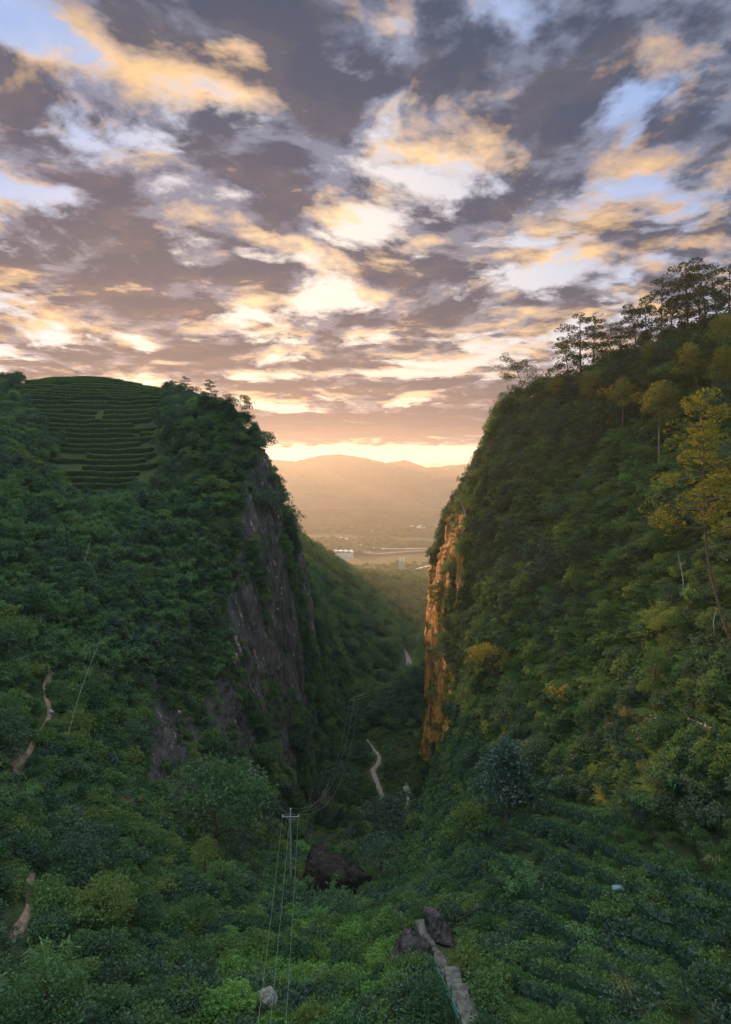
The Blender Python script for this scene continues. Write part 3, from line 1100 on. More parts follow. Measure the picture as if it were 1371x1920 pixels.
ORD = ['first', 'second', 'third', 'fourth', 'fifth', 'sixth', 'seventh', 'eighth', 'ninth', 'tenth', 'eleventh', 'twelfth', 'thirteenth', 'fourteenth', 'fifteenth',
       'sixteenth', 'seventeenth', 'eighteenth', 'nineteenth', 'twentieth', 'twenty-first', 'twenty-second', 'twenty-third', 'twenty-fourth', 'twenty-fifth',
       'twenty-sixth', 'twenty-seventh', 'twenty-eighth', 'twenty-ninth', 'thirtieth'] + ['%d-th' % q for q in range(31, 80)]


def ribbon(name, pts, width, mat, lift=0.12, seed=0, clear=None, crown=0.05):
    """a trodden strip that follows the ground"""
    p = np.asarray(pts, float)
    for _ in range(3):
        p[1:-1] = (p[:-2] + p[2:] + 2 * p[1:-1]) / 4
    d = np.gradient(p, axis=0)
    d[:, 2] = 0
    side = unit(np.cross(d, np.tile([0, 0, 1.0], (len(p), 1))))
    w = np.interp(np.linspace(0, 1, len(p)), np.linspace(0, 1, len(np.atleast_1d(width))), np.atleast_1d(width))
    r = np.random.default_rng(seed)
    w = w * (1 + 0.25 * fbm(p * 0.5, 2, seed))
    rows_ = []
    for k in (-1, -.5, 0, .5, 1):
        q = p + side * (w * 0.5 * k)[:, None]
        zz = []
        for a_ in q:
            h_ = drop(a_[0], a_[1], a_[2] + 4)
            zz.append(max(h_.z, a_[2] - 1.2) if h_ is not None and abs(h_.z - a_[2]) < 1.5 else a_[2])
        q[:, 2] = np.array(zz) + lift + crown * (1 - k * k)
        rows_.append(q)
    v = np.stack(rows_, 1)
    n, k = v.shape[:2]
    # turned-down edges so that the strip is a solid bank of earth
    lo_a = v[:, :1] - np.array([0, 0, lift + 0.5])
    lo_b = v[:, -1:] - np.array([0, 0, lift + 0.5])
    v = np.concatenate([lo_a, v, lo_b], 1)
    k += 2
    i = np.arange(n * k).reshape(n, k)
    f = np.stack([i[:-1, :-1], i[:-1, 1:], i[1:, 1:], i[1:, :-1]], -1).reshape(-1, 4)
    o = link(name, mesh_np(name, v.reshape(-1, 3), f, mat))
    tag(o, kind='structure')
    cl_ = clear if clear else float(np.max(w)) * 0.5 + 0.7
    CLEAR.append((p, cl_))
    tow = -p * np.array([1, 1, 0]); tow = unit(tow)
    CLEAR.append((p + tow * 1.1, cl_)); CLEAR.append((p + tow * 2.2, cl_)); CLEAR.append((p + tow * 3.2, cl_ * .8))
    return o


ribbon('dirt_track', px_line([(60, 1640), (52, 1672), (58, 1705), (36, 1745), (12, 1772), (4, 1792), (8, 1830)], 60), .75, M_DIRT, 0.2, 1, clear=1.05)
ribbon('dirt_track', px_line([(98, 1262), (84, 1290), (92, 1325), (94, 1345), (70, 1385), (46, 1425), (32, 1455)], 50), [1.2, .9, .5, .5, 1.0], M_DIRT, 0.2, 2, clear=1.05)
ribbon('footpath', px_line([(688, 1388), (700, 1404), (712, 1420), (710, 1432), (698, 1445), (706, 1465), (716, 1492), (720, 1510)], 60), [.5, .9, 1.7, 1.5, 1.4, .8], M_PATH, 0.2, 3, clear=1.7)
ribbon('far_footpath', px_line([(757, 1216), (764, 1228), (768, 1242), (765, 1252)], 20), [2.5, 3.2, 3.5], M_PATH, 0.3, 4, clear=5)


# ------------------------------------------------------------------ rocks
def rock_verts(seed, dims, rough=0.28, sub=5, flat=0.0, freq=1.3):
    bm = bmesh.new()
    bmesh.ops.create_icosphere(bm, subdivisions=sub, radius=1)
    v = np.array([q.co[:] for q in bm.verts])
    f = np.array([[q.index for q in p_.verts] for p_ in bm.faces])
    bm.free()
    n = fbm(v * freq + seed * 3.7, 5, seed)
    c = 1 - np.abs(fbm(v * freq * 1.7 + seed, 4, seed + 3)) * 2
    v = v * (1 + rough * n + rough * 0.35 * c)[:, None]
    # a few broken planes
    r = np.random.default_rng(seed)
    for k in range(15):
        d = rnd_dir(1, r)[0]
        h_ = r.uniform(0.50, 0.85)
        dd = v @ d
        v = v - np.clip(dd - h_, 0, None)[:, None] * d * 0.93
    cr_ = fbm(v * 2.4 + seed * 1.3, 4, seed + 5)
    v += ((np.abs((cr_ * 4) % 1 - .5) - .25) * .11 + fbm(v * 6 + seed, 4, seed + 9) * 0.09)[:, None] * unit(v)
    return v * np.array(dims) / 2, f


def rock(name, px, py, dims, mat, label, seed, rz=0.0, sink=0.35, tilt=(0, 0), rough=0.28, group=None, freq=1.3):
    h_, n_ = hit(px, py)
    v, f = rock_verts(seed, dims, rough, freq=freq)
    o = link(name, mesh_np(name, v, f, mat))
    o.location = (h_.x, h_.y, h_.z + dims[2] * (0.5 - sink))
    o.rotation_euler = (tilt[0], tilt[1], rz)
    tag(o, label, 'rock', group)
    ang = np.linspace(0, 6.28, 8)
    c = np.array([[h_.x + math.cos(a) * dims[0] * .3, h_.y - abs(math.sin(a)) * dims[1] * .4, h_.z] for a in ang])
    CLEAR.append((c, max(dims[0], dims[1]) * 0.28))
    tow = np.array([-h_.x, -h_.y, 0.0]); tow /= np.linalg.norm(tow)
    q_ = np.array([[h_.x, h_.y, h_.z]]) + tow * np.arange(0, 1.4 + dims[2] * .55, .5)[:, None] * 1.3
    CLEAR.append((q_, dims[0] * 0.42 + .25))
    return o


rock('boulder', 616, 1672, (14.0, 9.5, 12.5), M_DROCK, 'huge dark boulder with a pale top edge beside the utility pole', 5, 0.2, 0.43, (0, 0.15), 0.3)
rock('boulder', 760, 1815, (3.4, 4.6, 8.2), M_MROCK, 'tall rough purple-grey rock left of the stone stairway', 8, 0.5, 0.36, (0.45, 0.35), 0.45)
rock('boulder', 828, 1762, (5.4, 3.0, 3.6), M_MROCK, 'long low purple-grey rock right of the stone stairway', 12, -0.9, 0.30, (0.1, 0.45), 0.42)
rock('boulder', 744, 1868, (1.5, 1.4, 2.0), M_PROCK, 'pale broken rock below the tall rock left of the stairway', 17, 0.3, 0.35, (0, .4), 0.4)
rock('boulder', 742, 1898, (1.3, 1.2, 2.2), M_MROCK, 'narrow grey rock at the bottom edge below the pale broken rock', 19, 0.8, 0.35, (0, .5), 0.4)
rock('boulder', 724, 1848, (1.3, 1.2, 1.5), M_PROCK, 'small whitish rock on the left foot of the tall purple-grey rock', 23, 0.3, 0.35, (0, 0), 0.4)
rock('boulder', 502, 1892, (2.7, 2.2, 3.0), M_PROCK, 'pale whitish-grey boulder at the bottom under the power wires', 27, 0.3, 0.30, (0, 0), 0.4, freq=2.2)
rock('boulder', 95, 1338, (1.3, 1.2, 1.1), M_PROCK, 'small pale boulder sitting on the dirt track on the left slope', 31, 0.3, 0.3)
rock('boulder', 30, 1440, (3.2, 2.4, 4.0), M_DIRT, 'reddish earth outcrop at the lower end of the left slope track', 33, 0.3, 0.4)
rock('boulder', 1345, 1898, (1.2, 1.0, 1.5), M_PROCK, 'pale rock at the bottom right corner among dry grass', 35, 0.3, 0.3, (0, 0), .4, freq=2.2)

# ------------------------------------------------------------------ stone stairway with its green rail
sp = px_line([(789, 1747), (805, 1774), (826, 1808), (846, 1848), (868, 1890), (886, 1925)], 90)
for _ in range(6):
    sp[1:-1] = (sp[:-2] + sp[2:] + 2 * sp[1:-1]) / 4
seg = np.concatenate([[0], np.cumsum(np.linalg.norm(np.diff(sp[:, :2], axis=0), axis=1))])
st = empty('stone_stairway', tuple(sp[-1]))
tag(st, 'grey stone slab stairway climbing beside the rocks at the bottom', 'stairway')
runs = [4.2, 0.8, 0.9, 2.9, 0.7, 1.9, 0.6, 3.6, 0.7, 2.6, 0.8, 2.6]
tot = sum(runs)
d0 = 0.0
base = Vector(sp[-1])
for k, rn in enumerate(runs):
    a0, a1 = d0 / tot * seg[-1], (d0 + rn) / tot * seg[-1] - 0.09
    d0 += rn
    q0 = np.array([np.interp(a0, seg, sp[:, i]) for i in range(3)])
    q1 = np.array([np.interp(a1, seg, sp[:, i]) for i in range(3)])
    zt = max(q0[2], q1[2]) + (0.10 if k % 2 else 0.14)
    dv = unit((q1 - q0) * np.array([1, 1, 0]))
    sd_ = np.array([dv[1], -dv[0], 0])
    hw = 0.66 + random.uniform(-.02, .03)
    bm = bmesh.new()
    vs = []
    for zz, gr in ((zt, 0), (zt - 1.5, 0.02)):
        for e_, s_ in ((q0, -1), (q0, 1), (q1, 1), (q1, -1)):
            pnt = e_ + sd_ * s_ * hw
            vs.append(bm.verts.new((pnt[0] - base.x + random.uniform(-.03, .03), pnt[1] - base.y, zz - base.z + random.uniform(-.03, .03))))
    bm.faces.new(vs[:4]); bm.faces.new(vs[7:3:-1])
    for i in range(4):
        bm.faces.new((vs[i], vs[i + 4], vs[(i + 1) % 4 + 4], vs[(i + 1) % 4]))
    bmesh.ops.recalc_face_normals(bm, faces=bm.faces)
    bmesh.ops.bevel(bm, geom=bm.edges[:], offset=0.05, segments=2, affect='EDGES')
    me = bpy.data.meshes.new('slab')
    bm.to_mesh(me); bm.free()
    me.materials.append(M_STONE)
    link('slab', me, st)
CLEAR.append((sp, 1.9))
CLEAR.append((sp + np.array([-.8, -1.6, 0]), 1.5))
CLEAR.append((sp + np.array([-1.0, -3.2, 0]), 1.5))
CLEAR.append((sp[45:] + np.array([-1.2, -4.8, 0]), 1.4))
ral = empty('pipe_railing', tuple(sp[-1]))
tag(ral, 'thin green pipe railing along the left edge of the stone stairway', 'railing')
dpt = np.gradient(sp, axis=0) * np.array([1, 1, 0])
sdn = unit(np.stack([dpt[:, 1], -dpt[:, 0], dpt[:, 0] * 0], 1))
lft = sp - sdn * 1.05 if (sp - sdn)[0, 0] < sp[0, 0] else sp + sdn * 1.05
zr = lft.copy(); zr[:, 2] = np.maximum.accumulate(sp[::1, 2][::1] * 0 + sp[:, 2]) if False else sp[:, 2]
for hgt in (0.95, 0.55):
    q = zr.copy(); q[:, 2] += hgt + 0.2
    q -= np.array(base)
    v, f = tube(q[12:], 0.055, 6)
    link('rail', mesh_np('rail', v, f, M_GREENP), ral)
for k in range(12, 90, 9):
    q = zr[k] - np.array(base)
    v, f = tube(np.array([q + [0, 0, -0.4], q + [0, 0, 0.5], q + [0, 0, 1.2]]), 0.05, 6)
    link('post', mesh_np('post', v, f, M_GREENP), ral)


# ------------------------------------------------------------------ utility poles and wires
def bar(a, b, r0, r1=None, sides=8):
    return tube(np.array([a, (np.array(a) + np.array(b)) / 2, b], float), np.linspace(r0, r1 if r1 else r0, 3), sides)


def utility_pole(loc, H, label, yaw=0.0, arm=1.25, group=None, fat=1.0):
    e = empty('utility_pole', loc, yaw)
    tag(e, label, 'pole', group)
    v, f = bar((0, 0, -1.5), (0, 0, H), 0.17 * fat, 0.11 * fat, 10)
    link('pole', mesh_np('pole', v, f, M_CONC), e)
    az = H - 0.9
    v, f = merge([bar((-arm, -0.16, az), (arm, -0.16, az), 0.055 * fat), bar((-arm * .5, -0.16, az), (0, -0.16, az - .8), 0.025 * fat), bar((arm * .5, -0.16, az), (0, -0.16, az - .8), 0.025 * fat)])
    link('crossarm', mesh_np('crossarm', v, f, M_STEEL), e)
    tops = []
    for x_, z_ in ((-arm + .06, az), (0, H), (arm - .06, az)):
        v, f = tube(np.array([(x_, -.16 * (x_ != 0), z_ + q) for q in (0.02, .08, .12, .18, .22, .28, .32)]), np.array([.05, .11, .06, .11, .06, .09, .04]) * fat, 8)
        link('insulator', mesh_np('insulator', v, f, M_PORC), e)
        tops.append(Vector((x_, -.16 * (x_ != 0), z_ + .32)))
    mw = Matrix.Translation(Vector(loc)) @ Matrix.Rotation(yaw, 4, 'Z')
    return [mw @ q for q in tops]


topw = P(545, 1519, 97)
baseg = drop(topw.x, topw.y)
H1 = topw.z - baseg.z
T1 = utility_pole((topw.x, topw.y, baseg.z), H1, 'tall grey concrete utility pole with crossarm left of the dark boulder', 0.05, 1.2)
topf = P(664, 1308, 285)
bf = drop(topf.x, topf.y)
T2 = utility_pole((topf.x, topf.y, bf.z), max(8.0, topf.z - bf.z), 'far small utility pole on the shaded wooded valley side', 0.1, 2.0, fat=1.3)
topg = P(805, 1010 + 150, 560)


def wire(a, b, sag, r0, label, name='power_wire', group=None):
    t_ = np.linspace(0, 1, 40)
    a, b = np.array(a), np.array(b)
    q = a + (b - a) * t_[:, None]
    q[:, 2] -= sag * 4 * t_ * (1 - t_)
    v, f = tube(q, r0, 5)
    o = link(name, mesh_np(name, v, f, M_WIRE))
    return tag(o, label, 'wire', group)


pos_n = ('left', 'middle', 'right')
for k, (pxn, pyn) in enumerate(((478, 1965), (500, 1990), (532, 1990))):
    wire(T1[k], P(pxn, pyn, 42), 0.5, 0.011, '%s wire of the three dropping from the utility pole to the bottom edge' % pos_n[k], group='wires on the near side of the utility pole')
for k in range(3):
    wire(T1[k], T2[k], 13.0, 0.022, '%s wire of the three rising up the valley from the utility pole' % pos_n[k], group='wires on the far side of the utility pole')
T3 = [q + Vector((75, 300, -22)) for q in T2]
for k in range(3):
    wire(T2[k], T3[k], 12.0, 0.05, '%s wire of the three running down the hazy far valley' % pos_n[k], group='wires in the hazy far valley')


# ------------------------------------------------------------------ small things in the landscape
def shed(px, py, Y, dims, label, cat='building', name='warehouse', rz=0.1, vault=False, n=1):
    p = P(px, py, Y)
    e = empty(name, (p.x, p.y, p.z), rz)
    tag(e, label, cat)
    w, d, h = dims
    bm = bmesh.new()
    bmesh.ops.create_cube(bm, size=1, matrix=Matrix.Translation((0, 0, h * .5 - 3)) @ Matrix.Diagonal((w, d, h + 6, 1)))
    me = bpy.data.meshes.new('wall'); bm.to_mesh(me); bm.free(); me.materials.append(M_GREY)
    link('wall', me, e)
    for k in range(n):
        x0, x1 = -w / 2 + w * k / n - .3, -w / 2 + w * (k + 1) / n + .3
        an = np.linspace(0, math.pi, 9 if vault else 3)
        prof = np.stack([x0 + (x1 - x0) * (1 - np.cos(an)) / 2, h + 0.2 + np.sin(an) * (x1 - x0) * (.32 if vault else .16)], 1)
        vs = []
        for y_ in (-d / 2 - .6, d / 2 + .6):
            for a_, b_ in prof: vs.append((a_, y_, b_))
            for a_, b_ in prof[::-1]: vs.append((a_, y_, b_ - .35))
        m_ = len(prof) * 2
        fs2 = [(i, (i + 1) % m_, (i + 1) % m_ + m_, i + m_) for i in range(m_)]
        link('roof', mesh_np('roof', vs, fs2, M_WHITE, smooth=False), e)
    return e


shed(642, 1041, 1120, (34, 20, 5), 'long white-roofed greenhouse by the river, largest white roof in the valley', name='greenhouse', cat='greenhouse', rz=-0.15, vault=True, n=4)
shed(606, 1036, 1135, (16, 12, 4), 'small white-roofed shed left of the long greenhouse', rz=-0.1)
shed(782, 992, 2150, (52, 24, 7), 'white factory building at the foot of the far mountains', name='factory', rz=0.05, n=2)
shed(800, 990, 2260, (26, 18, 9), 'smaller white building right behind the white factory', rz=0.2)
shed(690, 998, 2000, (30, 16, 5), 'small pale farm building left of the factory in the haze', name='farm_building', rz=-0.2)


def pylon(px, py, Y, H, label):
    p = P(px, py, Y)
    e = empty('power_pylon', (p.x, p.y, p.z), 0.3)
    tag(e, label, 'pylon', 'pylons on the hazy plain')
    bars = []
    for sx in (-1, 1):
        for sy in (-1, 1):
            bars.append(bar((sx * 2.4, sy * 2.4, -2), (sx * .5, sy * .5, H), .13, .09, 4))
    for k in range(7):
        z0, z1 = H * k / 7, H * (k + 1) / 7
        w0, w1 = 2.4 - 1.9 * k / 7, 2.4 - 1.9 * (k + 1) / 7
        for sy in (-1, 1):
            bars.append(bar((-w0, sy * w0, z0), (w1, sy * w1, z1), .05, .05, 4))
            bars.append(bar((w0, sy * w0, z0), (-w1, sy * w1, z1), .05, .05, 4))
            bars.append(bar((sy * w0, -w0, z0), (sy * w1, w1, z1), .05, .05, 4))
    v, f = merge(bars)
    link('lattice', mesh_np('lattice', v, f, M_PORC, False), e)
    v, f = merge([bar((-5 + q, 0, H * (.75 + .12 * q)), (5 - q, 0, H * (.75 + .12 * q)), .10, .10, 4) for q in (0, 1, 2)])
    link('crossarm', mesh_np('crossarm', v, f, M_PORC, False), e)


pylon(751, 1070, 930, 19, 'left white lattice pylon of the pair on the hazy plain')
pylon(757, 1072, 930, 21, 'right white lattice pylon of the pair on the hazy plain')


def flat_strip(name, pxs, zoff, width, mat, Ys):
    pts = []
    for (a_, b_), Y in zip(pxs, Ys):
        q = P(a_, b_, Y)
        pts.append((q.x, q.y, q.z + zoff))
    p = np.array(pts)
    s_ = np.linspace(0, len(p) - 1, 40)
    p = pchip(np.arange(len(p), dtype=float), p, s_)
    d = np.gradient(p, axis=0) * np.array([1, 1, 0])
    side = unit(np.cross(d, np.tile([0, 0, 1.0], (len(p), 1))))
    v = np.stack([p - side * width / 2, p + side * width / 2], 1).reshape(-1, 3)
    i = np.arange(len(v)).reshape(-1, 2)
    f = np.stack([i[:-1, 0], i[:-1, 1], i[1:, 1], i[1:, 0]], -1)
    o = link(name, mesh_np(name, v, f, mat))
    return tag(o, kind='structure')


mw_, t, o = new_mat('river_water')
b = principled(t, o, (0.10, 0.11, 0.10), 0.12, noise(coords(t), 0.5, 3)[0], 0.08, 0.2, spec=0.6)


def on_plain(px, py, z=PLAIN_Z + 5.5):
    q = P(px, py, 1.0)
    return z / q.z


riv = [(585, 1046), (612, 1022), (648, 1020), (678, 1030), (700, 1038), (760, 1034), (830, 1030), (900, 1024)]
flat_strip('river', riv, 0, 22, mw_, [on_plain(a, b_) for a, b_ in riv])
rd = [(640, 1008), (662, 1016), (690, 1026), (740, 1030), (800, 1029), (870, 1027)]
flat_strip('road', rd, 1.2, 9, M_ROAD, [on_plain(a, b_) for a, b_ in rd])
rd2 = [(735, 1076), (765, 1072), (800, 1062), (840, 1056)]
flat_strip('field_road', rd2, 0.0, 6, M_ROAD, [on_plain(a, b_, -113.0) for a, b_ in rd2])

# small stream running over stones in the gorge
mst, t, o = new_mat('wet_stream')
principled(t, o, (0.30, 0.28, 0.26), 0.10, noise(coords(t), 2.0, 3)[0], 0.3, 0.1, spec=1.0)
ribbon('stream', px_line([(760, 1474), (766, 1488), (764, 1508), (768, 1528), (764, 1552), (760, 1575)], 50), [1.3, 0.8, 0.5, 1.0, 0.7, .5], mst, 0.15, 9, clear=1.2)
for k, (a_, b_) in enumerate(((762, 1474), (766, 1483), (767, 1507), (766, 1516), (765, 1547), (763, 1558))):
    h_, _ = hit(a_, b_)
    v, f = rock_verts(60 + k, (1.3, 1.0, 1.0), 0.3, 3)
    o = link('stream_stone', mesh_np('stream_stone', v, f, M_PROCK))
    o.location = (h_.x, h_.y, h_.z + 0.55)
    tag(o, 'small pale wet stone, %s down the gorge stream from its upper end' % ORD[k], 'rock', 'pale stones in the gorge stream')

# antenna on the tea hill
pa = P(143, 712, 268)
ga = drop(pa.x, pa.y) or pa
e = empty('antenna', (ga.x, ga.y, ga.z))
tag(e, 'tiny mast with a short crossbar on the summit of the tea hill', 'antenna')
v, f = bar((0, 0, -.5), (0, 0, 3.2), .09, .07, 6); link('mast', mesh_np('mast', v, f, M_STEEL), e)
v, f = merge([bar((-.9, 0, 3.0), (.9, 0, 3.25), .09, .09, 6), bar((-.6, 0, 3.0), (-.6, 0, 3.5), .10, .10, 6), bar((.6, 0, 3.1), (.6, 0, 3.6), .10, .10, 6)])
link('crossbar', mesh_np('crossbar', v, f, M_STEEL), e)

# scrap of pale sheet on the right slope
h_, _ = hit(1160, 1702)
sv, sf = [], []
for i in range(9):
    for j in range(4):
        sv.append((i * .16 - .64, j * .14 - .2, .28 * math.sin(i * .5) + .05 * math.cos(j * 2 + i)))
for i in range(8):
    for j in range(3):
        sf.append((i * 4 + j, i * 4 + j + 1, (i + 1) * 4 + j + 1, (i + 1) * 4 + j))
o = link('plastic_sheet', mesh_np('plastic_sheet', sv, sf, M_TARP))
so = o.modifiers.new('thick', 'SOLIDIFY'); so.thickness = 0.02
o.location = (h_.x, h_.y, h_.z + 1.75)
o.rotation_euler = (0.5, 0.1, 0.1)
tag(o, 'small scrap of pale blue plastic sheet caught on the right slope bushes', 'plastic sheet')
CLEAR.append((np.array([[h_.x, h_.y - .8, h_.z]]), 1.0))


# ------------------------------------------------------------------ tea rows on the left hill: one hedge per contour
def loft(s_, Y):
    j = np.interp(s_, S, np.arange(NS_))
    i = np.interp(math.log(Y), LY, np.arange(NR))
    return PT[int(round(i)), int(round(j))]


j0, j1 = np.searchsorted(S, 1.75), np.searchsorted(S, 3.93)
i0, i1 = np.searchsorted(LY, math.log(190)), np.searchsorted(LY, math.log(272))
cols = range(j0, j1, 3)
ZC = {}
for j in cols:
    z = np.maximum.accumulate(PT[i0:i1, j, 2])
    ZC[j] = z


def hedge_mesh(path, seed, w=1.45, h=1.45, ls=.30, per=34):
    r = np.random.default_rng(seed)
    d = unit(np.gradient(path, axis=0) * np.array([1, 1, 0]))
    side = np.stack([-d[:, 1], d[:, 0], d[:, 0] * 0], 1)
    an = np.array([-.15, .12, .3, .5, .7, .88, 1.15]) * math.pi
    ring = path[:, None] + side[:, None] * (np.cos(an) * w * .5)[None, :, None] + np.array([0, 0, 1.0]) * (np.sin(an) * h * .75 + .12)[None, :, None]
    ring = ring + rnd_dir(ring.shape[0] * ring.shape[1], r).reshape(ring.shape) * .10
    n, k = ring.shape[:2]
    i = np.arange(n * k).reshape(n, k)
    f = np.stack([i[:-1, :-1], i[:-1, 1:], i[1:, 1:], i[1:, :-1]], -1).reshape(-1, 4)
    v = ring.reshape(-1, 3)
    m_ = n * per
    a = r.integers(0, n, m_)
    th = r.uniform(.2, .85, m_) * math.pi
    wl = (1 + r.normal(size=m_) * .08)
    c = path[a] + d[a] * r.uniform(-.6, .6, m_)[:, None] + side[a] * (np.cos(th) * w * .52 * wl)[:, None] + np.array([0, 0, 1.0]) * (np.sin(th) * h * .78 * wl + .12)[:, None]
    lv = leaf_quads(c, rnd_dir(m_, r) + np.array([0, 0, .6]), rnd_dir(m_, r), ls * r.uniform(.7, 1.35, m_), ls * .62)
    vv, ff = merge([(v, f), (lv, quads_of(lv))])
    top = np.concatenate([np.zeros(len(f), np.int32), (np.sin(th) > .80).astype(np.int32)])  # upper leaves take the lighter colour that stands in for top light
    return vv, ff, top


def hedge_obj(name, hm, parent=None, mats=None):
    mats = mats or (L_HEDGE_SHADE, L_TOPLIT)
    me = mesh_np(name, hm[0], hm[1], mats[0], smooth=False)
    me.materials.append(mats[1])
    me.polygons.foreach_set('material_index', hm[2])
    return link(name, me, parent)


nrow = 0
HEDGES = []
zlev = -6.0
ridx = 0
while zlev < 43.2:
    ridx += 1
    run = []
    runs_ = []
    wob = fbm(np.array([[j * 0.045, zlev * 0.22, 1.0] for j in cols]), 2, 5)
    for q, j in enumerate(cols):
        z = ZC[j]
        zt = zlev + wob[q] * 0.55
        ok = z[0] < zt < z[-1] - 0.05
        if ok:
            i = np.searchsorted(z, zt)
            p = PT[i0 + i, j]
            px_, py_ = proj(p[None])
            gap = abs(px_[0] - (205 - (py_[0] - 740) * 0.42)) < 1.5 and py_[0] > 760          # slanting lane
            gap = gap or abs(px_[0] - (268 + 9 * math.sin(py_[0] * .06))) < 1.8 and py_[0] > 800
            nn_ = fbm(p[None] * 0.09, 3, 202)[0]
            gap = gap or px_[0] > 308 + 45 * nn_ or px_[0] < 34 + max(0, py_[0] - 745) * .50 + 40 * nn_
            gap = gap or vnoise(np.array([[p[0] * .05, p[2] * .35, 7.7]]), 3)[0] > 0.80
            ok = not gap
        if ok:
            run.append(p)
        else:
            if len(run) > 6: runs_.append(np.array(run))
            run = []
    if len(run) > 6: runs_.append(np.array(run))
    for rr in runs_:
        rr = rr.copy()
        for _ in range(2):
            rr[1:-1] = (rr[:-2] + rr[2:] + 2 * rr[1:-1]) / 4
        L_ = np.concatenate([[0], np.cumsum(np.linalg.norm(np.diff(rr, axis=0), axis=1))])
        if L_[-1] < 3: continue
        q_ = np.arange(0, L_[-1], 0.7)
        path = np.stack([np.interp(q_, L_, rr[:, k]) for k in range(3)], 1)
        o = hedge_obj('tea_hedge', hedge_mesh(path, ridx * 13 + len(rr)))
        ppx, ppy = proj(path[len(path) // 2][None])
        HEDGES.append((o, zlev, ppx[0]))
        nrow += 1
    zlev += 1.9 if zlev < 31 else 1.1
lev = sorted({h[1] for h in HEDGES}, reverse=True)
for z_ in lev:
    row_ = sorted([h for h in HEDGES if h[1] == z_], key=lambda h: h[2])
    for q, h in enumerate(row_):
        piece = 'unbroken' if len(row_) == 1 else ('left piece' if q == 0 else ('right piece' if q == len(row_) - 1 else ('middle piece' if len(row_) == 3 else ORD[q] + ' piece from the left')))
        tag(h[0], 'clipped tea hedge on the terraced hilltop, %s row down from the summit, %s' % (ORD[lev.index(z_)], piece), 'tea hedge', 'tea hedges on the terraced hilltop')
print('TEA ROWS', nrow)

# overgrown tea rows on the old terraces of the lower right slope
nr_ = 0
for (xa, xb, ya, dy_) in [(1150, 1420, 1338, 60), (1130, 1420, 1376, 70), (1120, 1420, 1416, 80)] + [(905 + max(0, 1500 - y) * 1.2, 1440, y, 205) for y in range(1470, 1850, 46)]:
    ln = px_line([(xa + (xb - xa) * t_, ya + dy_ * t_ + 7 * math.sin(t_ * 9 + ya)) for t_ in np.linspace(0, 1, 12)], 150)
    if len(ln) < 20: continue
    keep_ = [ln[0]]
    for q in ln[1:]:
        if np.linalg.norm(q - keep_[-1]) > 3.0: break
        keep_.append(q)
    ln = np.array(keep_)
    for _ in range(4):
        ln[1:-1] = (ln[:-2] + ln[2:] + 2 * ln[1:-1]) / 4
    L_ = np.concatenate([[0], np.cumsum(np.linalg.norm(np.diff(ln, axis=0), axis=1))])
    if L_[-1] < 4: continue
    q_ = np.arange(0, L_[-1], 0.45)
    path = np.stack([np.interp(q_, L_, ln[:, k]) for k in range(3)], 1)
    path[:, 2] += 0.25 + 0.35 * fbm(path * .5, 2, 91)
    path[:, 1] += 0.5 * fbm(path * .35, 2, 92)
    o = hedge_obj('tea_row', hedge_mesh(path, 900 + nr_, 1.45, 1.4, .22, 75), mats=(L_DARK, L_TEA))  # dark sides and lighter tops put the row's shading into leaf colours
    tag(o, 'overgrown tea row on the lower right slope, %s row down from the top' % ORD[nr_], 'tea row', 'overgrown tea rows on the lower right terraces')
    nr_ += 1
print('LOWER ROWS', nr_)

# ------------------------------------------------------------------ single trees
PINES = [pine_parts(500 + i, 9.0, 0.26 + .07 * (i % 3), 0.27 + .03 * (i % 2), ((-.06, .0), (.05, .03), (.0, -.05), (-.03, .05))[i % 4], nb=15, pad=.85, gap=.18, flat=.38, top=.5) for i in range(5)]
PINES_O = [pine_parts(540 + i, 9.0, 0.60, 0.20, mat=L_OLIVE, bark=BARKR, tk=1.2, gap=.25) for i in range(2)]
PINE_LEAN = pine_parts(560, 8.0, 0.30, 0.42, (-0.22, 0.0), nb=15, top=.9)
PINE_FLAT = pine_parts(565, 6.0, 0.55, 0.45, (0.10, 0.0), nb=9, top=.95)
BROAD = [broad_parts(600 + i, 6.0, 2.6, L_BUSH, ncl=55, nl=36) for i in range(3)]
BROADD = [broad_parts(620 + i, 6.0, 2.4, L_DARK, ncl=55, nl=36) for i in range(2)]


def crest_base(px, lo=560, hi=1000):
    """first ground row seen below the sky in survey column px"""
    for py in range(lo, hi, 2):
        h_, n_ = hit(px, py)
        if h_ is not None and h_.y < 320: return py + 3
    return hi


def place(meshes, px, py, hpx, Hm, name, label, cat='tree', group=None, sink=.3, crest=False, rz=None, wide=1.0):
    if crest: py = crest_base(px) + (py if py else 0)
    h_, n_ = hit(px, py)
    if h_ is None: return None
    s_ = (hpx / F * h_.length) / Hm
    return plant_tree(meshes, name, h_, label, cat, group, s_ * wide, rz, sink, s_)


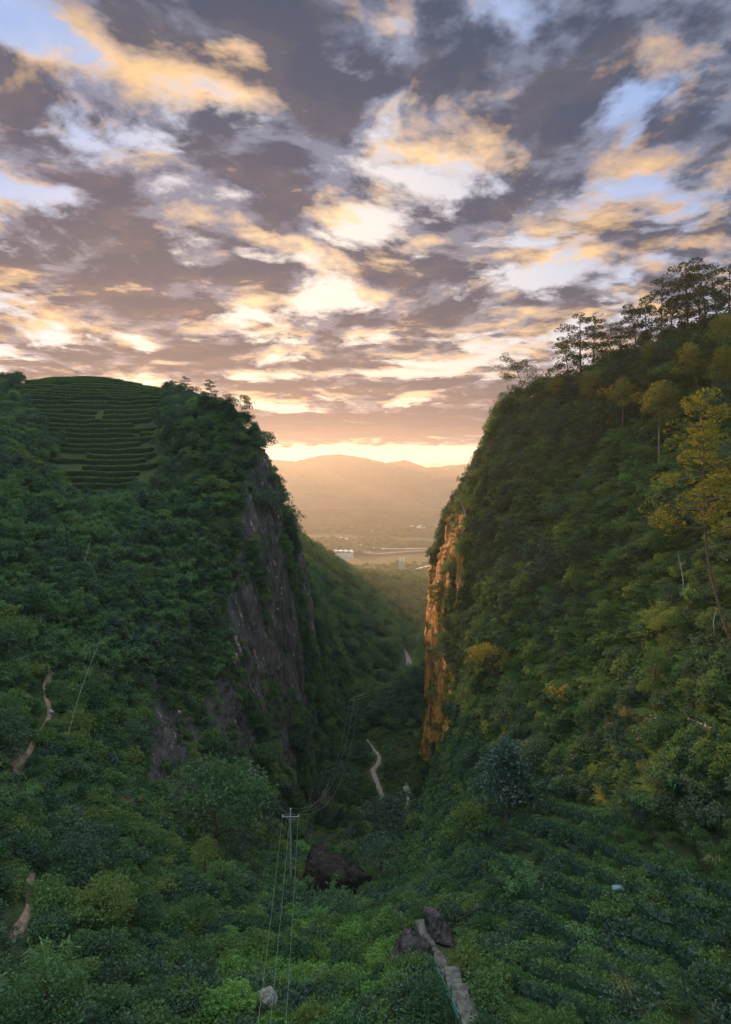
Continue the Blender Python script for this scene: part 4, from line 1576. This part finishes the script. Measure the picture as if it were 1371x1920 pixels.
cr = 'pine trees along the right skyline'
place(PINE_LEAN, 982, 2, 78, 8.0, 'pine_tree', 'leftmost skyline pine on the right hill, broad crown leaning out over the cliff', crest=True, rz=0.1)
place(PINE_FLAT, 1038, 2, 52, 6.0, 'pine_tree', 'small low pine between the leaning pine and the skyline group', crest=True, rz=0)
for k, (x, dy, h, lab) in enumerate([
        (1064, 3, 88, 'slim sparse pine at the left end of the skyline group on the right hill'),
        (1090, 3, 118, 'tallest pine in the left skyline group, open layered crown'),
        (1112, 6, 112, 'pine right beside the tallest one of the left skyline group'),
        (1138, 4, 88, 'shorter pine at the right end of the left skyline group'),
        (1166, 3, 70, 'low bushy pine in the dip of the right skyline'),
        (1190, 5, 98, 'feathery pine just right of the dip in the right skyline'),
        (1214, 3, 95, 'narrow pine between two taller ones on the right skyline'),
        (1240, 5, 124, 'tall pine with a spiky top left of the highest skyline pines'),
        (1264, 3, 108, 'pine with gaps of sky between its branches near the right skyline top'),
        (1292, 6, 128, 'highest pine on the right skyline, top of the wooded hill'),
        (1318, 3, 122, 'dense pine right of the highest skyline pine'),
        (1343, 5, 112, 'second pine from the right photo edge on the skyline'),
        (1368, 3, 104, 'pine at the right photo edge on the skyline')]):
    place(PINES[k % 5], x, dy, h * 1.12, 9.0, 'pine_tree', lab, crest=True, rz=k * 1.3)
for k, (x, y, h, m_) in enumerate(sorted([(1075, 775, 80, 0), (1105, 800, 95, 1), (1140, 790, 95, 0), (1168, 830, 110, 1), (1205, 800, 105, 0), (1236, 872, 140, 1),
                               (1262, 780, 100, 0), (1300, 770, 110, 1), (1335, 760, 110, 0), (1362, 790, 120, 1), (1130, 860, 90, 0), (1185, 740, 80, 0),
                               (1225, 730, 80, 1), (1280, 720, 90, 0), (1320, 705, 90, 0), (1355, 700, 95, 1), (1045, 770, 60, 1), (1010, 790, 50, 0)])):
    place(PINES[k % 5] if m_ == 0 else PINES_O[k % 2], x, y, h, 9.0, 'pine_tree', 'thin-trunked %s pine in the shaded stand below the right skyline, %s from the left' % (('dark green', 'olive')[m_], ORD[k]), group='shaded pines below the right skyline', rz=k * 1.7)
# the big sunlit pine on the right
hb, _ = hit(1385, 1235)
sc_b = hb.length / F
BIG = pine_parts(580, 20.0, 0.48, 0.12, (0, 0), nb=22, mat=L_GOLD, needle=.24, top=.7, bark=BARK, tuft=100, pad=.56, gap=.38, tk=.36, flat=.55)
topp = P(1303, 722, hb.y - 2)
e = plant_tree(BIG, 'pine_tree', hb, 'large near pine with yellow-olive sunlit needles and a bare leaning trunk on the right', scale=(topp.z - hb.z) / 20.0, rz=0.4)
e.rotation_euler = (0.02, math.atan2(topp.x - hb.x, topp.z - hb.z), 0)

# left spur
for k, (x, dy, h, ms, lab) in enumerate([
        (399, 4, 64, PINES[0], 'tallest pine on the left skyline above the tea hill shoulder'),
        (346, 3, 46, PINES[1], 'bushy dark tree at the left end of the left cliff-top group'),
        (366, 3, 40, BROADD[0], 'round dark tree left of the tallest left skyline pine'),
        (382, 3, 36, BROADD[1], 'low dark tree tucked beside the tallest left skyline pine'),
        (422, 3, 46, PINES[3], 'small pine right of the tallest left skyline pine'),
        (450, 2, 52, PINE_FLAT, 'small flat-topped pine leaning out near the left cliff edge'),
        (468, 3, 26, BROADD[0], 'dark bush below the flat-topped pine on the left cliff edge'),
        (290, 1, 9, BROADD[1], 'tiny bush on the tea hill skyline, left of two'),
        (318, 1, 9, BROADD[0], 'tiny bush on the tea hill skyline, right of two'),
        (5, 1, 26, PINES[2], 'pine sticking up at the left photo edge beside the tea hill')]):
    Hm = 8.8 if ms in PINES else 6.0
    place(ms, x, dy, h, Hm, 'pine_tree' if ms in PINES or ms is PINE_FLAT else 'bushy_tree', lab, crest=True, rz=k * 1.1)
for k, (x, y, h) in enumerate([(492, 868, 60), (505, 985, 70), (520, 1000, 85), (538, 1020, 75), (515, 935, 50), (548, 1035, 60)]):
    labs = ['dark bushy tree on the very edge of the left cliff top', 'dark tree on the second buttress nearest the cliff face', 'tallest dark tree on the buttress behind the left cliff',
            'dark tree overhanging the valley from the buttress', 'small dark tree at the top of the buttress behind the cliff', 'lowest dark tree hanging off the buttress behind the cliff']
    place(BROADD[k % 2], x, y, h, 6.0, 'bushy_tree', labs[k], rz=k)

# marked trees in the thicket
CON = broad_parts(700, 11.0, 4.6, L_BLUE, cone=1.0, leaf=0.34, ncl=120, nl=60, clump=.20, low=.04)
place(CON, 948, 1562, 165, 11.0, 'conical_tree', 'dark blue-green conical tree standing out in the lower right gorge', rz=1)
RND = broad_parts(710, 9.0, 4.6, L_BUSH, leaf=0.27, ncl=130, nl=60, clump=.22, low=.10)
place(RND, 405, 1622, 175, 9.0, 'broad_tree', 'big broad-crowned tree with pale highlights left of the utility pole', rz=2, wide=1.05)
place(BROADD[0], 735, 1598, 100, 6.0, 'bushy_tree', 'round dark tree at the gorge bottom left of the stream', rz=0, wide=1.3)
place(BROADD[1], 712, 1665, 90, 6.0, 'bushy_tree', 'dark tree right of the huge boulder', rz=1, wide=1.2)
place(BROADD[0], 630, 1520, 80, 6.0, 'bushy_tree', 'dark tree at the foot of the left cliff', rz=1, wide=1.2)
place(broad_parts(720, 6, 2.8, L_OLIVE, ncl=60, nl=40), 928, 1300, 95, 6.0, 'bushy_tree', 'olive-yellow crowned tree right of the sunlit cliff edge', rz=1, wide=1.2)
place(broad_parts(722, 4, 1.9, L_YEL, ncl=14, nl=30, clump=.18), 1055, 1345, 62, 4.0, 'sun_tinted_shrub', 'shrub with sunlit orange painted into its leaves in the middle of the right slope', cat='shrub', rz=1, wide=1.0)
place(broad_parts(724, 4, 1.9, L_YEL, ncl=10, nl=30, clump=.16), 1150, 1392, 40, 4.0, 'sun_tinted_shrub', 'low shrub with sunlit yellow painted into its leaves, lower right of the orange-tipped one', cat='shrub', rz=1, wide=1.4)
LG = leaf_mesh('crown', crown_verts(733, 1.0, .9, .7, 60, 60, .10, .6, clump=.2), L_LUSH)
for k, (x, y, s_, lab) in enumerate([(398, 1912, 1.9, 'bright green dome-shaped bush at the bottom edge, left of the pair'), (445, 1905, 2.2, 'bright green dome-shaped bush at the bottom edge, right of the pair'), (560, 1600, 3.0, 'flat bright green bush between the utility pole and the huge boulder')]):
    h_, _ = hit(x, y)
    o = link('dome_bush', LG)
    o.location = h_ - Vector((0, 0, .3)); o.scale = (s_, s_, s_ * (.8 if k < 2 else .5))
    tag(o, lab, 'bush')
    tow = np.array([-h_.x, -h_.y, 0.0]); tow /= np.linalg.norm(tow)
    CLEAR.append((np.array([[h_.x, h_.y, h_.z]]) + tow * np.arange(0, 3.6, .6)[:, None], s_ * 1.1))


def dead_trunk(pts, r0, label, seed=0, Yoff=0.0, name='dead_tree'):
    """bare pale stem whose foot stands on the ground"""
    b_, _ = hit(*pts[0])
    if b_ is None: return
    q = [b_ - Vector((0, 0, .6))]
    for a_ in pts[1:]:
        q.append(P(a_[0], a_[1], b_.y - 1.0))
    q = np.array([tuple(v) for v in q])
    s_ = np.linspace(0, len(q) - 1, 12)
    q = pchip(np.arange(len(q), dtype=float), q, s_)
    parts = [tube(q, np.linspace(r0, r0 * .35, 12), 6)]
    r = np.random.default_rng(seed)
    for k in range(4):
        c = q[5 + k * 2 - 1]
        d = np.array([r.uniform(-1, 1), r.uniform(-.4, .4), r.uniform(.2, .9)]) * r0 * 14
        parts.append(tube(np.array([c, c + d * .5, c + d + [0, 0, r0 * 2]]), np.linspace(r0 * .35, r0 * .1, 3), 4))
    v, f = merge(parts)
    o = link(name, mesh_np(name, v, f, BARKP))
    return tag(o, label, 'dead tree')


dead_trunk([(1282, 1125), (1280, 1080), (1272, 1038)], .08, 'bare pale dead stem standing on the right slope', 1)
dead_trunk([(120, 1400), (150, 1300), (185, 1205)], .075, 'long pale leaning dead stem on the left slope', 2)
dead_trunk([(878, 985), (872, 962), (862, 936)], .22, 'broken bare stem sticking out from the right cliff edge', 3)
dead_trunk([(150, 1085), (160, 1050), (170, 1010)], .075, 'thin pale stem among the bamboo on the left slope', 4)
dead_trunk([(1345, 1215), (1338, 1170), (1344, 1140)], .075, 'short bare forked stem near the right photo edge', 6)

# shrubs and small trees hanging on the sunlit edge of the right cliff
r_ = np.random.default_rng(77)
nsh = -1
for k in range(20):
    y = 830 + k * 28 + r_.uniform(-5, 5)
    ex = np.interp(y, [780, 850, 940, 1040, 1150, 1300, 1430], [925, 902, 880, 832, 812, 800, 797])
    x = ex + r_.uniform(5, 26)
    h_, n_ = hit(x, y)
    if h_ is None or h_.y > 225: continue
    nsh += 1
    plant_tree(BROAD[k % 3] if k % 3 else BROADD[0], 'cliff_shrub', h_, 'small shrub clinging to the sunlit right cliff edge, %s one down from the top' % ORD[nsh], 'shrub', 'shrubs on the sunlit right cliff edge', r_.uniform(.30, .62), k, 1.0)


# ------------------------------------------------------------------ ground cover over the whole gorge
area = np.linalg.norm(np.cross(PT[1:, :-1] - PT[:-1, :-1], PT[:-1, 1:] - PT[:-1, :-1]), axis=2)
CEN = (PT[:-1, :-1] + PT[1:, 1:]) / 2
cs, cy_ = (SS[:-1, :-1] + SS[1:, 1:]) / 2, (YY[:-1, :-1] + YY[1:, 1:]) / 2
ppx, ppy = proj(CEN.reshape(-1, 3))
ppx, ppy = ppx.reshape(area.shape), ppy.reshape(area.shape)
inview = (ppx > -260) & (ppx < 1660) & (ppy < 2300) & (ppy > 500)
inview |= (cy_ < 75) & (ppx > -700) & (ppx < 2200) & (ppy < 2600)
crock = ROCK[:-1, :-1]
CLP = np.concatenate([c for c, _ in CLEAR])
CLR = np.concatenate([np.full(len(c), q) for c, q in CLEAR])
CAMS = [Vector((0, 0, 0)), Vector((-9, 0, 2)), Vector((9, 0, 2))]


def sample(dens, r, lift=1.5, see=True):
    """random ground points with the given number per square metre"""
    w = (dens * area * inview).ravel()
    n = r.poisson(w.sum())
    c = np.cumsum(w)
    k = np.searchsorted(c, r.uniform(0, c[-1], n))
    k = np.clip(k, 0, len(w) - 1)
    i, j = np.unravel_index(k, area.shape)
    u, v = r.uniform(size=n)[:, None], r.uniform(size=n)[:, None]
    p = (PT[i, j] * (1 - u) * (1 - v) + PT[i, j + 1] * u * (1 - v) + PT[i + 1, j] * (1 - u) * v + PT[i + 1, j + 1] * u * v)
    keep = np.ones(n, bool)
    for a0 in range(0, n, 4000):
        d = np.linalg.norm(p[a0:a0 + 4000, None, :] - CLP[None], axis=2)
        keep[a0:a0 + 4000] &= (d > CLR[None]).all(1)
    if see:
        for q in range(n):
            if not keep[q]: continue
            tgt = Vector((p[q, 0], p[q, 1], p[q, 2] + lift))
            vis = False
            for cpos in CAMS:
                d = tgt - cpos
                L_ = d.length
                if BVH.ray_cast(cpos, d / L_, L_ - 0.5)[0] is None:
                    vis = True
                    break
            keep[q] = vis
    return p[keep], i[keep], j[keep]


nz = lambda f, s_: fbm(CEN * f, 3, s_)
n1, n2, n3 = nz(0.05, 201), nz(0.09, 202), nz(0.035, 203)
soil = (~isrock[:-1, :-1]).astype(float)
tea = (win(cs, 1.7, 1.75, 3.90, 3.97) * win(cy_, 189, 192, 280, 300) * (ppx < 308 + 45 * n2) * (ppx > 32 + np.clip(ppy - 745, 0, 999) * .5 + 40 * n2)) > 0.3
soil_nt = soil * ~tea
rr = np.random.default_rng(5)
sm01 = lambda a: np.clip(a, 0, 1)

zone_bamboo = sm01(win(ppx, -400, -300, 400, 450) * win(ppy, 915, 960, 1210, 1330) + win(cs, 8.9, 9, 12, 13) * 0) * (cy_ < 200)
zone_tea = win(ppx, 880, 960, 1500, 1800) * win(ppy, 1460, 1540, 2300, 2400) * (cy_ < 100)
zone_lush = win(ppx, 380, 480, 740, 800) * win(ppy, 1655, 1700, 2300, 2400)
zone_right = win(cs, 9.5, 10.2, 16, 17) * win(ppy, 820, 960, 1500, 1560) * (cy_ < 200)
zone_top = (ppy < 900) & (cy_ < 200) & (cs > 9)
zone_floor = win(cs, 7.3, 7.6, 8.9, 9.2) * win(cy_, 178, 190, 255, 262)
near = cy_ < 150
mid = (cy_ >= 130) & (cy_ < 330)
far = (cy_ >= 300)

# every size is a radius in metres, densities are per square metre
d_ = soil_nt * near * (1 - 0.85 * zone_bamboo) * (1 - 0.92 * zone_tea) * (1 - .65 * zone_lush) * (0.42 + 0.3 * n1) * (1 - .45 * zone_right)
p, i, j = sample(np.clip(d_, 0, None), rr)
scatter('shrub_thicket', 'dense mixed green shrub thicket covering the near slopes', 'shrubs', p, rr.uniform(.8, 1.9, len(p)) * (1 + .25 * (p[:, 1] > 95)), NEARB, rr)
print('COVER near', len(p))
d_ = soil_nt * near * sm01(.10 + .55 * n2) * (1 - .6 * zone_lush) * (1 - .8 * zone_tea)
p, i, j = sample(d_, rr)
scatter('dark_thicket', 'darker shrubs mixed through the near slopes', 'shrubs', p, rr.uniform(.9, 2.1, len(p)), NEARD, rr)
print('COVER dark', len(p))
d_ = soil_nt * near * (zone_lush * .55 + sm01(n3 * 1.4 - .25) * .35)
p, i, j = sample(d_, rr)
scatter('lush_thicket', 'bright lush green bushes on the spur at the bottom centre', 'shrubs', p, rr.uniform(.7, 1.5, len(p)), NEARL, rr)
print('COVER lush', len(p))
d_ = soil_nt * (cy_ < 200) * (zone_bamboo * .20 + .02 * sm01(n2 * 2) * near)
p, i, j = sample(d_, rr, 3)
scatter('bamboo_thicket', 'feathery pale green bamboo plumes on the left slope below the tea rows', 'bamboo', p, rr.uniform(2.6, 5.0, len(p)), PLUME, rr)
print('COVER bamboo', len(p))
d_ = soil_nt * (cy_ < 200) * (zone_right * .50 + .08 * near) * (1 - .95 * zone_tea)
p, i, j = sample(d_, rr)
scatter('fern_thicket', 'layered arching fronds over the right slope', 'ferns', p, rr.uniform(1.0, 2.3, len(p)), FROND, rr, tilt=.3)
print('COVER frond', len(p))
ph = (CEN[..., 2] / 2.3 + fbm(CEN * 0.03, 2, 77) * 1.2 + .25) % 1.0
d_ = soil_nt * zone_tea * .45 * sm01(.9 + n1)
p, i, j = sample(d_, rr)
scatter('overgrown_tea', 'overgrown dark tea bushes on the old terraces at the lower right', 'tea bushes', p, rr.uniform(.6, 1.05, len(p)), TEAB, rr)
print('COVER tea', len(p))
d_ = soil_nt * (cy_ < 110) * (.10 + .5 * sm01(n2 * 2 - .3)) * (1 - .8 * zone_tea)
p, i, j = sample(d_, rr)
scatter('grass', 'tall grass tufts between the bushes', 'grass', p, rr.uniform(.7, 1.8, len(p)), GRASS, rr)
print('COVER grass', len(p))
d_ = soil_nt * (cy_ < 170) * (1 - .9 * zone_lush) * (1 - .9 * zone_tea) * .014 * sm01(.7 + 2 * n3)
p, i, j = sample(d_, rr, 3)
LM = [(143, 705, 'the tea hill summit'), (150, 930, 'the lowest tea rows'), (30, 1000, 'the left photo edge'), (480, 980, 'the left cliff rock'), (400, 720, 'the left skyline pines'),
      (95, 1340, 'the pale track boulder'), (150, 1300, 'the leaning dead stem'), (405, 1540, 'the big broad-crowned tree'), (545, 1560, 'the utility pole'), (618, 1650, 'the huge dark boulder'),
      (715, 1450, 'the gorge footpath'), (820, 1250, 'the sunlit right cliff'), (948, 1480, 'the blue-green conical tree'), (830, 1830, 'the stone stairway'), (1055, 1320, 'the orange-lit shrub'),
      (1300, 900, 'the yellow pine'), (1160, 1700, 'the pale blue sheet'), (1280, 1080, 'the bare dead stem'), (1240, 1890, 'the lower right dry grass'), (430, 1905, 'the bright dome bushes'),
      (40, 1720, 'the lower left dirt track'), (970, 720, 'the leaning skyline pine')]
SZ = ['low', 'mid-sized', 'large']
SHP = ['pointed', 'round', 'full']
CLR_ = ['mixed green', 'fresh green', 'dark green']
TRK = tube(np.array([[0, 0, -.6], [.03, .02, .3], [0, .04, .9], [.05, 0, 1.4]]), np.array([.085, .07, .05, .02]), 6)
TRK = mesh_np('trunk', TRK[0], TRK[1], BARK)
order = np.argsort(p[:, 1])
seen_ = []
used_l = set()
for q in order:
    if len(seen_) >= 95: break
    ax, ay = proj(p[q][None] + np.array([[0, 0, 2.0]]))
    ax, ay = float(ax[0]), float(ay[0])
    if not (-20 < ax < 1391 and ay < 1930): continue
    if (670 < ax < 920 and ay > 1560) or (ax > 930 and ay > 1500) or (340 < ax < 570 and ay > 1780) or (ax < 90 and 1600 < ay < 1860) or (520 < ax < 700 and 1480 < ay < 1800) or (20 < ax < 120 and 1250 < ay < 1480) or (670 < ax < 790 and 1360 < ay < 1600): continue
    sc_ = float(rr.uniform(1.8, 3.6))
    t3 = int(rr.integers(0, 3))
    lm = min(LM, key=lambda l: (l[0] - ax) ** 2 + (l[1] - ay) ** 2)
    dx_, dy_ = ax - lm[0], ay - lm[1]
    dist_ = math.hypot(dx_, dy_)
    hz = 'left' if dx_ < 0 else 'right'
    vt = 'above' if dy_ < 0 else 'below'
    if abs(dx_) < abs(dy_) * .4: rel = 'directly ' + vt
    elif abs(dy_) < abs(dx_) * .4: rel = '%s of' % hz
    else: rel = '%s and %s of' % (vt, hz)
    prox = 'near, ' if dist_ < 60 else ''
    lab = '%s %s %s thicket tree, %s%s %s' % (SZ[min(2, int((sc_ - 1.8) / .6))], SHP[t3], CLR_[t3], prox, rel, lm[2])
    if lab in used_l: continue
    used_l.add(lab)
    e = empty('thicket_tree', tuple(p[q]), float(rr.uniform(0, 6.28)))
    e.scale = (sc_, sc_, sc_ * float(rr.uniform(.85, 1.2)))
    link('trunk', TRK, e)
    link('crown', BIGT[t3].data, e)
    tag(e, lab, 'tree', 'larger trees standing out of the thicket')
    seen_.append(q)
print('TREES', len(seen_))
print('COVER big', len(p))
d_ = soil_nt * mid * (.16 + .10 * n1) * (1 - .8 * zone_bamboo) * (1 - .93 * zone_floor)
p, i, j = sample(np.clip(d_, 0, None), rr)
scatter('hillside_wood', 'dense broadleaf wood on the gorge sides', 'wood', p, rr.uniform(1.3, 2.7, len(p)), MIDB, rr)
print('COVER mid', len(p))
knoll = win(cs, 6.6, 7.0, 9.0, 9.4) * win(cy_, 258, 264, 296, 304)
d_ = soil_nt * (mid * (.05 + .16 * sm01(n2 * 1.6)) * (1 - .97 * zone_floor) + .30 * knoll)
p, i, j = sample(np.clip(d_, 0, None), rr)
scatter('dark_wood', 'darker trees through the wood on the gorge sides', 'wood', p, rr.uniform(1.4, 2.8, len(p)), MIDD, rr)
print('COVER middark', len(p))
d_ = soil_nt * zone_floor * 1.1
p, i, j = sample(d_, rr, .6)
scatter('floor_scrub', 'low brownish green scrub on the flat gorge floor beside the footpath', 'scrub', p, rr.uniform(.45, .8, len(p)), [proto('field_bush_form', leaf_mesh('field_bush_form', crown_verts(490 + i, 1.0, 0.55, 0.35, 30, 34, 0.13, 0.5, clump=0.3), L_FIELD)) for i in range(2)], rr)
print('COVER floor', len(p))
# growth hanging on and around the rock
d_ = (crock > .25) * (cy_ > 100) * (cy_ < 262) * (sm01(n2 * 2.2 - .05) * .30 + .02)
p, i, j = sample(d_, rr, .5)
scatter('cliff_growth', 'tufts of shrub and creeper on the cliff faces', 'creepers', p, rr.uniform(.5, 1.3, len(p)), NEARB, rr, tilt=.5)
print('COVER cliff', len(p))
SUNB = [proto('sunlit_shrub_form', leaf_mesh('sunlit_shrub_form', crown_verts(470 + i, 1.0, 1.0, 0.3, 26, 34, 0.15, 0.5, clump=.28), L_OLIVE)) for i in range(2)]  # olive leaf colour stands in for gold sunlight on the shrubs
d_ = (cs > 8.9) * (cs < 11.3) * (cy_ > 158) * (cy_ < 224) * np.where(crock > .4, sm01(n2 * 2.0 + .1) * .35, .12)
p, i, j = sample(d_, rr, .5)
scatter('cliff_edge_growth', 'creepers and shrubs coloured as gold-lit on the sunlit right cliff', 'creepers', p, rr.uniform(.5, 1.4, len(p)), SUNB, rr, tilt=.5)
print('COVER edge', len(p))
d_ = soil_nt * far * (cy_ < 1100) * np.where(cy_ < 650, .045, .012) * sm01(.75 + n3)
p, i, j = sample(d_, rr, 3)
scatter('far_wood', 'hazy woods along the valley beyond the gorge', 'wood', p, rr.uniform(2.6, 5.0, len(p)), MIDB, rr)
print('COVER far', len(p))
# groves on the plain
n = 16000
X_, Y_ = rr.uniform(-700, 700, n), rr.uniform(1150, 2500, n)
g_ = fbm(np.stack([X_ * .006, Y_ * .006, X_ * 0], 1), 3, 301)
k_ = (g_ > 0.05) & (np.abs(X_) / Y_ < .45)
X_, Y_ = X_[k_], Y_[k_]
Z_ = np.where(Y_ > 1500, PLAIN_Z + fbm(np.stack([X_ * 0.004, Y_ * 0.004, X_ * 0], -1), 4, 91) * 5.0 * sstep(Y_, 1300, 2000), PLAIN_Z)
scatter('far_groves', 'groves of trees scattered over the hazy plain', 'wood', np.stack([X_, Y_, Z_], 1), rr.uniform(4, 8, len(X_)), MIDB, rr)
# dry plumes in the lower right corner and by the left slope
pts = []
for (a_, b_, n) in ((1225, 1908, 3), (1250, 1905, 2), (235, 1520, 6), (1190, 1360, 8), (1260, 1480, 10), (1240, 1460, 8)):
    h_, _ = hit(a_, b_)
    for q in range(n):
        pts.append((h_.x + rr.normal() * .9, h_.y + rr.normal() * .9, h_.z + .9))
DRYF = [proto('dry_grass_form', leaf_mesh('dry_grass_form', grass_verts(430 + i, 40, 1.0, .03, .3), L_DRY)) for i in range(2)]
scatter('dry_grass', 'pale dry plume grass in tufts on the lower right slope', 'grass', np.array(pts), rr.uniform(.9, 1.6, len(pts)), DRYF, rr)
